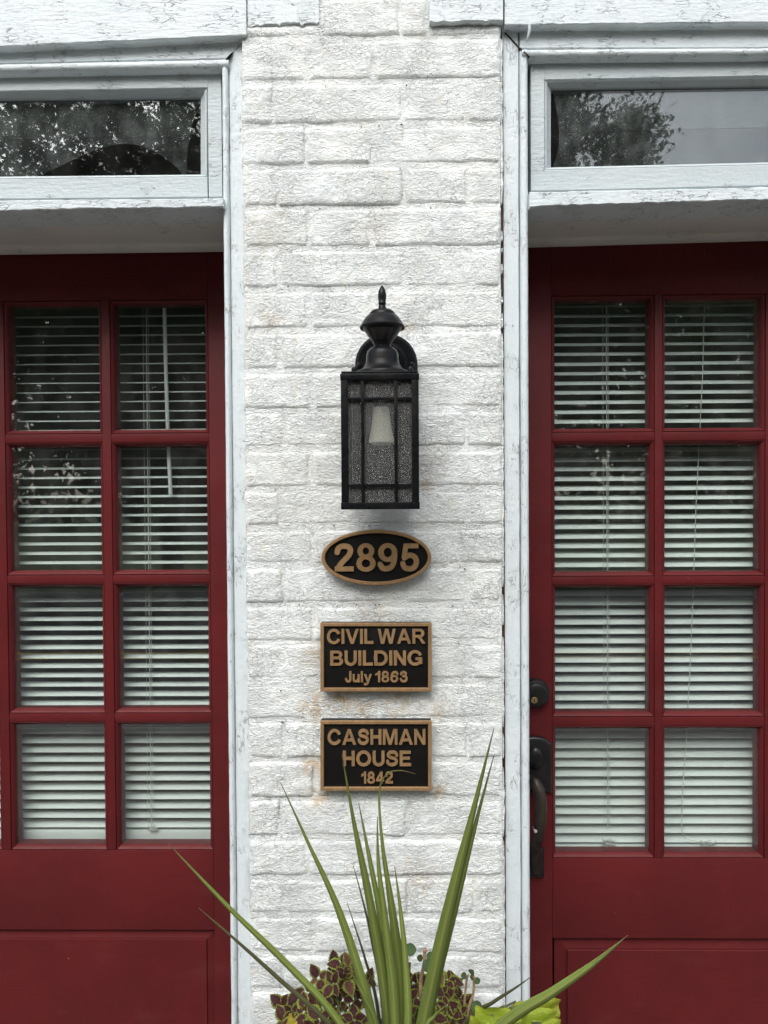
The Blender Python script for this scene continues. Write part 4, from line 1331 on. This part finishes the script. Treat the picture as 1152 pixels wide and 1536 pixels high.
MB().lathe((PX_, PY_), [(.188, .560), (.188, .578), (.1, .586), (.002, .588)], 32).build('soil', M_SOIL, pot)


def rim_attr(me, vals):
    at = me.attributes.new('rim', 'FLOAT', 'POINT')
    at.data.foreach_set('value', vals)


def blade(parent, pts, wid, mat, fold=.35, twist=0.0, n=26, face=None):
    """long sword leaf along pixel/depth points; wid in pixels at the base-to-tip stops"""
    P = smooth_path([U(a, b_, y) for a, b_, y in pts], 8)
    m = len(P)
    V = []; rim = []; fs_ = []; tip = []; acr = []
    acc = [0.0]
    for i in range(1, m): acc.append(acc[-1] + (P[i] - P[i - 1]).length)
    L = acc[-1]
    tov = Vector((0, -1, 0)) if face is None else Vector(face)
    for i, p in enumerate(P):
        t = acc[i] / L
        tan = (P[min(i + 1, m - 1)] - P[max(i - 1, 0)]).normalized()
        side = tan.cross(tov)
        if side.length < .1: side = tan.cross(Vector((1, 0, 0)))
        side.normalize()
        nor = side.cross(tan).normalized()
        if twist:
            q = Matrix.Rotation(twist * t, 3, tan)
            side = q @ side; nor = q @ nor
        u = t * (len(wid) - 1); k_ = min(int(u), len(wid) - 2)
        hw = (wid[k_] + (wid[k_ + 1] - wid[k_]) * (u - k_)) * SY(p.y) / 2 * .90
        for c, r_ in ((-1, 0), (-.55, .5), (-.12, .93), (0, 1), (.12, .93), (.55, .5), (1, 0)):
            V.append(p + side * hw * c - nor * (-abs(c)) * hw * fold * -1)
            rim.append(r_); tip.append(t); acr.append(c)
    for i in range(m - 1):
        for c in range(6):
            fs_.append((i * 7 + c, i * 7 + c + 1, (i + 1) * 7 + c + 1, (i + 1) * 7 + c))
    org = P[0].copy()
    me = bpy.data.meshes.new('leaf')
    me.from_pydata([tuple(v - org) for v in V], [], fs_)
    me.polygons.foreach_set('use_smooth', [True] * len(me.polygons))
    rim_attr(me, rim)
    for nm_, vals in (('along', tip), ('across', acr)):
        at = me.attributes.new(nm_, 'FLOAT', 'POINT'); at.data.foreach_set('value', vals)
    me.materials.append(mat)
    o = bpy.data.objects.new('leaf', me)
    COL.objects.link(o)
    md = o.modifiers.new('thickness', 'SOLIDIFY'); md.thickness = .0006
    place(o, org, parent)
    return o


spk = thing('spike_plant', 'spike plant with long striped sword leaves fanning up in front of the brick pier', 'plant', (PX_, PY_, .585))
B0 = (578, 1660)
W_ = lambda *a: list(a)
blade(spk, [(585, 1660, -.29), (505, 1530, -.30), (430, 1447, -.31), (345, 1364, -.33), (252, 1265, -.35)], W_(12, 13, 13, 11, 7, 1), M_SPIKE)
blade(spk, [(575, 1660, -.27), (500, 1545, -.30), (420, 1470, -.31), (350, 1407, -.33), (298, 1362, -.34)], W_(9, 9, 8, 7, 5, 1), M_SPIKE_D, twist=.6)
blade(spk, [(585, 1660, -.30), (556, 1520, -.32), (510, 1372, -.33), (460, 1260, -.34), (421, 1174, -.35)], W_(14, 17, 17, 15, 10, 5, 1), M_SPIKE)
blade(spk, [(590, 1660, -.30), (578, 1500, -.31), (556, 1360, -.32), (532, 1240, -.33), (513, 1132, -.34)], W_(14, 17, 18, 16, 12, 6, 1), M_SPIKE)
blade(spk, [(592, 1660, -.28), (588, 1500, -.28), (572, 1380, -.28), (555, 1290, -.28), (538, 1204, -.28)], W_(14, 15, 14, 12, 8, 1), M_SPIKE, twist=.5)
blade(spk, [(596, 1660, -.29), (602, 1500, -.30), (590, 1380, -.31), (574, 1270, -.31), (569, 1190, -.31), (580, 1162, -.32), (600, 1156, -.33), (623, 1161, -.335)], W_(17, 20, 22, 19, 15, 9, 5, 3, 1), M_SPIKE)
blade(spk, [(592, 1660, -.31), (592, 1520, -.32), (580, 1400, -.33), (568, 1300, -.335), (566, 1225, -.335)], W_(14, 17, 17, 13, 8, 1), M_SPIKE)
blade(spk, [(610, 1680, -.30), (637, 1530, -.32), (672, 1370, -.34), (708, 1225, -.355), (741, 1092, -.37)], W_(22, 25, 25, 22, 16, 8, 1), M_SPIKE)
blade(spk, [(615, 1680, -.29), (650, 1500, -.315), (684, 1360, -.335), (716, 1228, -.35), (742, 1130, -.36)], W_(12, 12, 13, 12, 8, 1), M_SPIKE, twist=.3)
blade(spk, [(580, 1640, -.27), (574, 1500, -.27), (556, 1400, -.27), (543, 1345, -.27), (530, 1298, -.27)], W_(8, 8, 7, 6, 4, 1), M_SPIKE_D, twist=.8)
blade(spk, [(578, 1640, -.26), (566, 1510, -.26), (548, 1440, -.26), (534, 1395, -.26), (521, 1355, -.26)], W_(7, 7, 6, 5, 3, 1), M_SPIKE_D)
blade(spk, [(640, 1660, -.32), (752, 1542, -.38), (830, 1490, -.40), (890, 1447, -.41), (942, 1403, -.42)], W_(20, 22, 23, 21, 14, 1), M_SPIKE)
blade(spk, [(620, 1660, -.28), (700, 1535, -.30), (740, 1504, -.31), (772, 1483, -.31), (796, 1466, -.32)], W_(12, 13, 12, 9, 6, 1), M_SPIKE_D)
blade(spk, [(600, 1660, -.33), (636, 1550, -.37), (652, 1525, -.375), (664, 1513, -.38), (673, 1504, -.38)], W_(14, 15, 15, 12, 8, 1), M_SPIKE)
blade(spk, [(585, 1660, -.31), (566, 1545, -.33), (548, 1500, -.335), (534, 1472, -.335), (522, 1448, -.34)], W_(12, 13, 13, 10, 6, 1), M_SPIKE)
blade(spk, [(590, 1660, -.28), (583, 1530, -.285), (574, 1450, -.285), (566, 1400, -.285), (557, 1352, -.285)], W_(11, 12, 12, 9, 6, 1), M_SPIKE)
blade(spk, [(598, 1660, -.31), (612, 1540, -.32), (608, 1440, -.32), (600, 1360, -.32), (592, 1300, -.32)], W_(13, 15, 14, 11, 7, 1), M_SPIKE)


def leaf_mesh(name, outline, mat, cup=.18, fold=.25, wave=.0, seed=0):
    """outline: list of (along 0..1, half width); rings toward midrib carry the rim attribute"""
    r = random.Random(seed)
    V = []; rim = []; fs_ = []; alg = []
    lv = [(1.0, 0), (.72, .28), (.40, .62), (0.0, 1.0)]
    m = len(outline)
    for i, (t, hw) in enumerate(outline):
        endf = min(1, t * 6, (1 - t) * 5)
        row = []
        for sgn in (-1, 1):
            for (c, rv) in (lv if sgn < 0 else list(reversed(lv))[1:]):
                x = sgn * hw * c
                z = -cup * (t - .35) ** 2 + fold * abs(x) + wave * math.sin(t * 17 + sgn) * c * .06 + r.uniform(-.006, .006)
                V.append((x, t - .02, z)); rim.append(min(rv, endf) if c < 1 else 0); alg.append(t)
    nr = 7
    for i in range(m - 1):
        for c in range(nr - 1):
            fs_.append((i * nr + c, i * nr + c + 1, (i + 1) * nr + c + 1, (i + 1) * nr + c))
    me = bpy.data.meshes.new(name)
    me.from_pydata(V, [], fs_)
    me.polygons.foreach_set('use_smooth', [True] * len(me.polygons))
    rim_attr(me, rim)
    at = me.attributes.new('along', 'FLOAT', 'POINT'); at.data.foreach_set('value', alg)
    me.materials.append(mat)
    return me


def serr(n, wmax, amp, pk=.38):
    out = [(0, .02)]
    for i in range(1, n):
        t = i / n
        base = wmax * (math.sin(math.pi * t ** .72)) ** .9
        out.append((t, max(.01, base * (1 + (amp if i % 2 else -amp)))))
    out.append((1, .005))
    return out


COLM = [leaf_mesh('leaf', serr(14, .40, .09), M_COL, .25, .18, .6, s) for s in range(3)] + [leaf_mesh('leaf', serr(14, .36, .10), M_COLG, .25, .2, .6, 9)]


def put_leaf(me, parent, base, direction, normal, size, name='leaf'):
    dv = Vector(direction).normalized()
    nv = Vector(normal)
    nv = (nv - dv * nv.dot(dv))
    if nv.length < 1e-3: nv = Vector((0, -1, .1)) - dv * Vector((0, -1, .1)).dot(dv)
    nv.normalize()
    xv_ = dv.cross(nv).normalized()
    o = bpy.data.objects.new(name, me)
    COL.objects.link(o)
    place(o, base, parent)
    o.rotation_euler = Matrix((xv_, dv, nv)).transposed().to_euler()
    o.scale = (size,) * 3
    return o


col_ = thing('coleus', 'coleus with maroon leaves edged in lime growing below the spike leaves', 'plant', (PX_ - .04, -.21, .587))
rnd = random.Random(12)
tips = []
# rosette positions read off the photograph, depth by how they overlap
for (px, py, y) in [(512, 1445, -.17), (500, 1452, -.15), (524, 1452, -.18), (478, 1468, -.18), (500, 1476, -.21), (530, 1470, -.16), (460, 1490, -.19), (487, 1500, -.22),
                    (515, 1500, -.20), (540, 1500, -.18), (424, 1510, -.17), (437, 1520, -.19), (455, 1518, -.22), (480, 1528, -.24), (505, 1532, -.24), (532, 1530, -.22), (445, 1545, -.22), (470, 1550, -.25),
                    (545, 1545, -.24), (520, 1470, -.19), (552, 1470, -.15), (600, 1480, -.17), (612, 1500, -.19), (620, 1475, -.16), (645, 1480, -.17), (662, 1492, -.18), (672, 1470, -.15), (680, 1482, -.16),
                    (690, 1498, -.17), (670, 1510, -.20), (690, 1520, -.20), (655, 1525, -.22), (630, 1520, -.22), (612, 1525, -.26), (648, 1528, -.26), (700, 1535, -.20), (680, 1545, -.22), (600, 1548, -.22), (640, 1552, -.25), (427, 1532, -.20), (700, 1510, -.17), (604, 1462, -.15)]:
    tips.append((px, py, y))
for (px, py, y) in tips + [(px + rnd.uniform(-16, 16), py + rnd.uniform(4, 18), y + rnd.uniform(-.005, .03)) for px, py, y in tips[::2]]:
    c = U(px, py, y)
    k_ = rnd.choice((4, 4, 5, 5))
    a0 = rnd.uniform(0, 6.28)
    axis = Vector((rnd.uniform(-.5, .5), rnd.uniform(-.9, -.35), rnd.uniform(.45, 1))).normalized()
    e1 = axis.cross(Vector((0, 0, 1))).normalized() if abs(axis.z) < .95 else Vector((1, 0, 0))
    e2 = axis.cross(e1).normalized()
    for i in range(k_):
        a = a0 + i * 2 * math.pi / k_ + rnd.uniform(-.35, .35)
        dv = (e1 * math.cos(a) + e2 * math.sin(a)) + axis * rnd.uniform(-.1, .65)
        sz = rnd.uniform(.013, .030) if i % 2 else rnd.uniform(.011, .023)
        me = COLM[rnd.choice((0, 1, 2, 0, 1, 2, 0, 1, 3))]
        put_leaf(me, col_, c + axis * rnd.uniform(-.004, .004) + dv.normalized() * .002, dv, axis + Vector((0, -.3, .2)), sz)
    root = Vector((PX_ + (c.x - PX_) * .55, -.24 + (y + .24) * .4, .584))
    mid_ = (root + c) / 2 + Vector((rnd.uniform(-.01, .01), rnd.uniform(-.01, .01), .015))
    MB().tube(smooth_path([root, mid_, c - axis * .004], 3), .0014, 5).build('stem', M_STEMG, col_)

# lime sweet potato vine
heart = [(0, .12), (.03, .30), (.07, .42), (.13, .53), (.19, .60), (.25, .575), (.31, .52), (.38, .47), (.46, .43), (.55, .37), (.64, .30), (.73, .225), (.82, .15), (.91, .07), (1, .004)]
LM = [leaf_mesh('leaf', heart, M_LIME, .45, .22, 1.6, s) for s in (1, 2)]
YM = [leaf_mesh('leaf', [(0, .05), (.15, .2), (.35, .28), (.6, .24), (.8, .14), (1, .004)], M_YELL, .4, .3, .6, 4)]
vine = thing('sweet_potato_vine', 'lime green sweet potato vine leaves at the right foot of the planting', 'plant', (PX_ + .16, -.26, .587))
for (px, py, y, dx, dy_, dz, s_) in [(757, 1514, -.30, -.30, -.5, -.8, .070), (774, 1507, -.26, .15, -.5, -.85, .076), (740, 1528, -.33, -.7, -.5, -.5, .055), (796, 1520, -.34, .35, -.5, -.75, .064),
                                     (806, 1504, -.30, .40, -.35, -.8, .060), (768, 1538, -.37, .0, -.7, -.6, .065), (726, 1548, -.34, -.8, -.4, -.3, .05), (812, 1540, -.36, .5, -.5, -.6, .05)]:
    c = U(px, py, y)
    put_leaf(LM[rnd.randrange(2)], vine, c, (dx, dy_ * .5, dz), (0.1, -1, .35), s_ * .86)
    MB().tube(smooth_path([Vector((PX_ + .10, -.27, .584)), Vector(((PX_ + .10 + c.x) / 2, (y - .27) / 2 + .02, c.z * .55 + .30)), c + Vector((0, .004, .002))], 3), .0016, 5).build('stem', M_STEMG, vine)
yv = thing('yellow_leaf_plant', 'small yellowing leaves at the left foot of the planting', 'plant', (PX_ - .15, -.25, .587))
for (px, py, y, dx, dz, s_) in [(440, 1552, -.27, -.1, 1, .034), (415, 1560, -.27, -.7, .8, .036), (430, 1560, -.28, .4, .8, .034), (400, 1568, -.27, -.5, .9, .03)]:
    c = U(px, py, y)
    put_leaf(YM[0], yv, c, (dx, -.25, dz), (.1, -1, .4), s_)
    MB().tube([Vector((PX_ - .12, -.26, .584)), Vector(((PX_ - .12 + c.x) / 2, y, (c.z + .60) / 2)), c], .0014, 5).build('stem', M_STEMG, yv)

# upright fleshy stems with a few round leaves
rndm = [(0, .03), (.08, .26), (.22, .42), (.42, .50), (.62, .48), (.80, .36), (.93, .18), (1, .02)]
RM = leaf_mesh('leaf', rndm, M_ROUND, .2, .12, .3, 3)
st = thing('fleshy_stem_plant', 'bare tan upright stems with few round green leaves behind the spike plant', 'plant', (PX_ + .03, -.20, .587))
for pts, r_ in [([(625, 1600, -.2), (630, 1500, -.19), (632, 1465, -.19), (636, 1447, -.19), (637, 1428, -.19)], 2.6), ([(615, 1600, -.2), (613, 1500, -.2), (607, 1470, -.19), (606, 1440, -.19), (606, 1420, -.19)], 2.0),
                ([(690, 1600, -.2), (703, 1515, -.2), (710, 1490, -.2), (711, 1464, -.2)], 2.0), ([(690, 1600, -.19), (697, 1500, -.19), (700, 1470, -.19), (703, 1462, -.19)], 1.7)]:
    MB().tube(smooth_path([U(a, b_, c_) for a, b_, c_ in pts], 4), r_ * SY(-.2), 8).build('stem', M_STEM, st)
for (px, py, y, dx, dy_, dz, s_) in [(608, 1424, -.19, .9, -.2, .1, .018), (605, 1422, -.19, -.8, -.3, .2, .010), (606, 1440, -.19, -.6, -.4, .1, .010), (637, 1440, -.20, .5, -.4, -.6, .019), (634, 1438, -.19, -.9, -.2, .35, .010),
                                     (640, 1437, -.19, .9, .2, .2, .014), (700, 1463, -.19, -.8, -.3, .1, .010), (705, 1460, -.19, .3, -.3, .5, .010), (711, 1465, -.2, -.5, -.5, .3, .010), (713, 1467, -.2, .5, -.2, -.7, .010),
                                     (612, 1500, -.21, -.5, -.6, .4, .016), (620, 1520, -.24, .3, -.7, .6, .022), (640, 1510, -.24, -.4, -.6, .5, .018), (708, 1505, -.21, .8, -.3, -.5, .018), (600, 1470, -.2, -.3, -.6, .6, .014), (610, 1530, -.24, -.7, -.6, .2, .017)]:
    put_leaf(RM, st, U(px, py, y), (dx, dy_, dz), (0, -1, .5), s_)
q = U(637.5, 1426, -.192)
MB().lathe((q.x, q.y), [(.0005, q.z - .004), (.003, q.z - .002), (.0034, q.z + .001), (.002, q.z + .0034), (.0003, q.z + .004)], 10).build('bud', simple('dry_bud', (.32, .17, .11), .8), st)

# ------------------------------------------------------------------ building beyond the frame
M_RENDER = M_BRICK
xl = U(-560, 700, .02).x; xr = U(1720, 700, .02).x
o = MB().box(-5.2, xl, .0, .40, .002, 3.3).build('side_wall', M_BRICK, flat=True)
tag(o, 'white painted wall left of the left red door', 'wall')
o = MB().box(xr, 5.2, .0, .40, .002, 3.3).build('side_wall', M_BRICK, flat=True)
tag(o, 'white painted wall right of the right red door', 'wall')
zz = U(560, -160, 0).z
zj = U(560, 330, .1).z
for cc, DD, xe in ((cas_l, DL, xl), (cas_r, DR, xr)):
    xd = U(-220 if xe < 0 else 1384, 860, DD[3]).x
    a_, b_ = (xe - .02, xd - .004) if xe < 0 else (xd + .004, xe + .02)
    MB().box(a_, b_, .0605, .335, .003, zj).build('side_jamb', M_WV, cc)
o = MB().box(xl + .001, xr - .001, .0, .40, zz + .001, 3.3).build('upper_wall', M_BRICK, flat=True)
tag(o, 'white painted wall above the two timber lintels', 'wall')

# ------------------------------------------------------------------ across the street (seen in the glass)
def leaf_mat(name, col):
    N = NT(name)
    oi = N.n('ShaderNodeNewGeometry').outputs['Random Per Island']
    c = N.mix(oi, tuple(x * .6 for x in col), tuple(x * 1.35 for x in col))
    b = N.bsdf(c, .5, 0, None, .4)
    tl = N.n('ShaderNodeBsdfTranslucent', None, Color=c)
    return N.done(N.n('ShaderNodeMixShader', None, i0=.3, i1=b, i2=tl))


M_LEAF = leaf_mat('tree_leaf', (.055, .095, .022))
M_BARK = simple('bark', (.075, .06, .045), .9, 0, 30, 1, .02, .3)


def tree(label, x, y, h, rx, rz, cz, nleaf, seed, holes=.45, big=1.0):
    r = np.random.default_rng(seed)
    t = thing('street_tree', label, 'tree', (x, y, 0), 'trees across the street')
    rr = random.Random(seed)
    P = smooth_path([Vector((x, y, -.02)), Vector((x + rr.uniform(-.2, .2), y, h * .3)), Vector((x + rr.uniform(-.3, .3), y, h * .6)), Vector((x, y, h * .85))], 4)
    m = MB().tube(P, [.22 - .17 * i / len(P) for i in range(len(P))], 9)
    m.build('trunk', M_BARK, t)
    cl = []
    for i in range(11):
        a = i * 2.4 + rr.uniform(-.4, .4)
        z0 = h * (.32 + .45 * i / 11)
        e = Vector((x + math.cos(a) * rx * rr.uniform(.55, .9), y + math.sin(a) * rx * rr.uniform(.55, .9), min(h * .97, z0 + rr.uniform(.5, 1.8))))
        MB().tube(smooth_path([Vector((x, y, z0)), (Vector((x, y, z0)) + e) / 2 + Vector((0, 0, .25)), e], 4), [.07, .065, .06, .05, .045, .04, .03, .02, .012], 6).build('limb', M_BARK, t)
        cl.append(e)
    # clumps of leaf-sized faces
    C = []
    for i in range(260):
        v = r.normal(size=3); v /= np.linalg.norm(v); rad = r.uniform(.35, 1.0) ** .6
        C.append((x + v[0] * rx * rad, y + v[1] * rx * rad, cz + v[2] * rz * rad, r.uniform(.30, .75)))
    C = np.array(C)
    C = C[fbm(C[:, 0] * .9 + seed, C[:, 2] * .9 + C[:, 1] * .4, 2, seed) > -holes]
    idx = r.integers(0, len(C), nleaf)
    cen = C[idx, :3] + r.normal(size=(nleaf, 3)) * C[idx, 3:4] * np.array([.55, .55, .42])
    n_ = r.normal(size=(nleaf, 3)); n_[:, 2] = np.abs(n_[:, 2]) + .3
    n_ /= np.linalg.norm(n_, axis=1, keepdims=True)
    u_ = np.cross(n_, r.normal(size=(nleaf, 3))); u_ /= np.linalg.norm(u_, axis=1, keepdims=True)
    v_ = np.cross(n_, u_)
    L = r.uniform(.06, .125, (nleaf, 1)) * big; Wd = L * r.uniform(.35, .55, (nleaf, 1))
    a = cen - u_ * L * .5; b = cen + v_ * Wd * .5 + n_ * .01; c = cen + u_ * L * .5; d_ = cen - v_ * Wd * .5 + n_ * .01
    V = np.stack([a, b, c, d_], 1).reshape(-1, 3) - np.array([x, y, 0])
    me = bpy.data.meshes.new('crown')
    me.vertices.add(len(V)); me.vertices.foreach_set('co', V.ravel())
    me.loops.add(nleaf * 4); me.loops.foreach_set('vertex_index', np.arange(nleaf * 4))
    me.polygons.add(nleaf); me.polygons.foreach_set('loop_start', np.arange(nleaf) * 4)
    me.update(calc_edges=True)
    me.materials.append(M_LEAF)
    o = bpy.data.objects.new('crown', me); COL.objects.link(o)
    o['kind'] = 'stuff'
    place(o, Vector((x, y, 0)), t)
    return t


tree('leafy street tree whose edge shows against the sky in the right transom', 1.5, -13.0, 10.6, 3.8, 5.0, 5.8, 100000, 3, .95, 1.35)
tree('leafy street tree reflected in the left transom beside the dark arch', -4.4, -12.8, 10.8, 3.4, 4.9, 5.9, 92000, 8, .85, 1.35)
tree('leafy street tree farthest left across the road', -10.0, -13.6, 10.5, 3.4, 4.8, 5.8, 36000, 15, .6)
tree('low bushy street tree reflected in the right door glass', 7.6, -13.6, 6.3, 3.4, 2.5, 3.7, 38000, 33, .8)
tree('leafy street tree farthest right across the road', 14.2, -15.5, 8.0, 3.0, 3.2, 4.6, 18000, 21, .5)
# unseen wood added behind the house to keep sky out of the door panes
nw = 60000
cen = np.stack([rng.uniform(-75, 75, nw), rng.uniform(-48, -40, nw), rng.uniform(0, 1, nw) ** .8], 1)
cen[:, 2] *= 15.0 + 3.0 * fbm(cen[:, 0] * .12, cen[:, 1] * 0, 3, 5)
nv = rng.normal(size=(nw, 3)); nv /= np.linalg.norm(nv, axis=1, keepdims=True)
uu = np.cross(nv, rng.normal(size=(nw, 3))); uu /= np.linalg.norm(uu, axis=1, keepdims=True)
vv_ = np.cross(nv, uu); L_ = rng.uniform(.25, .6, (nw, 1))
V = np.stack([cen - uu * L_, cen + vv_ * L_ * .5, cen + uu * L_, cen - vv_ * L_ * .5], 1).reshape(-1, 3)
me = bpy.data.meshes.new('added_far_wood')
me.vertices.add(len(V)); me.vertices.foreach_set('co', V.ravel())
me.loops.add(nw * 4); me.loops.foreach_set('vertex_index', np.arange(nw * 4))
me.polygons.add(nw); me.polygons.foreach_set('loop_start', np.arange(nw) * 4)
me.update(calc_edges=True); me.materials.append(M_LEAF)
o = bpy.data.objects.new('added_far_wood', me); COL.objects.link(o); o['kind'] = 'stuff'

M_SIDING = simple('pale_siding', (.30, .31, .30), .8, 0, var=.05)
M_ROOFS = simple('grey_roof', (.09, .09, .095), .9)
M_WIN = simple('far_window_glass', (.02, .024, .03), .1)
hs = thing('house', 'invented pale low house across the street, for pale reflections in the door panes', 'house', (-2.5, -24, 0))  # unseen house, invented for the pale reflection it gives the door glass
MB().box(-8, 5, -30, -23, -.01, 3.0).build('wall', M_SIDING, hs, flat=True)
MB().loft([[(-8.4, -30.4, 3.0), (-8.4, -22.6, 3.0), (-8.4, -26.5, 5.0)], [(5.4, -30.4, 3.0), (5.4, -22.6, 3.0), (5.4, -26.5, 5.0)]]).build('roof', M_ROOFS, hs, flat=True)
for x in (-6.5, -3.8, 1.2, 3.4):
    MB().box(x - .5, x + .5, -23.02, -22.96, .9, 2.2).build('window', M_WIN, hs, flat=True)
MB().box(-1.7, -.8, -23.02, -22.95, .0, 2.1).build('front_door', M_ROOFS, hs, flat=True)
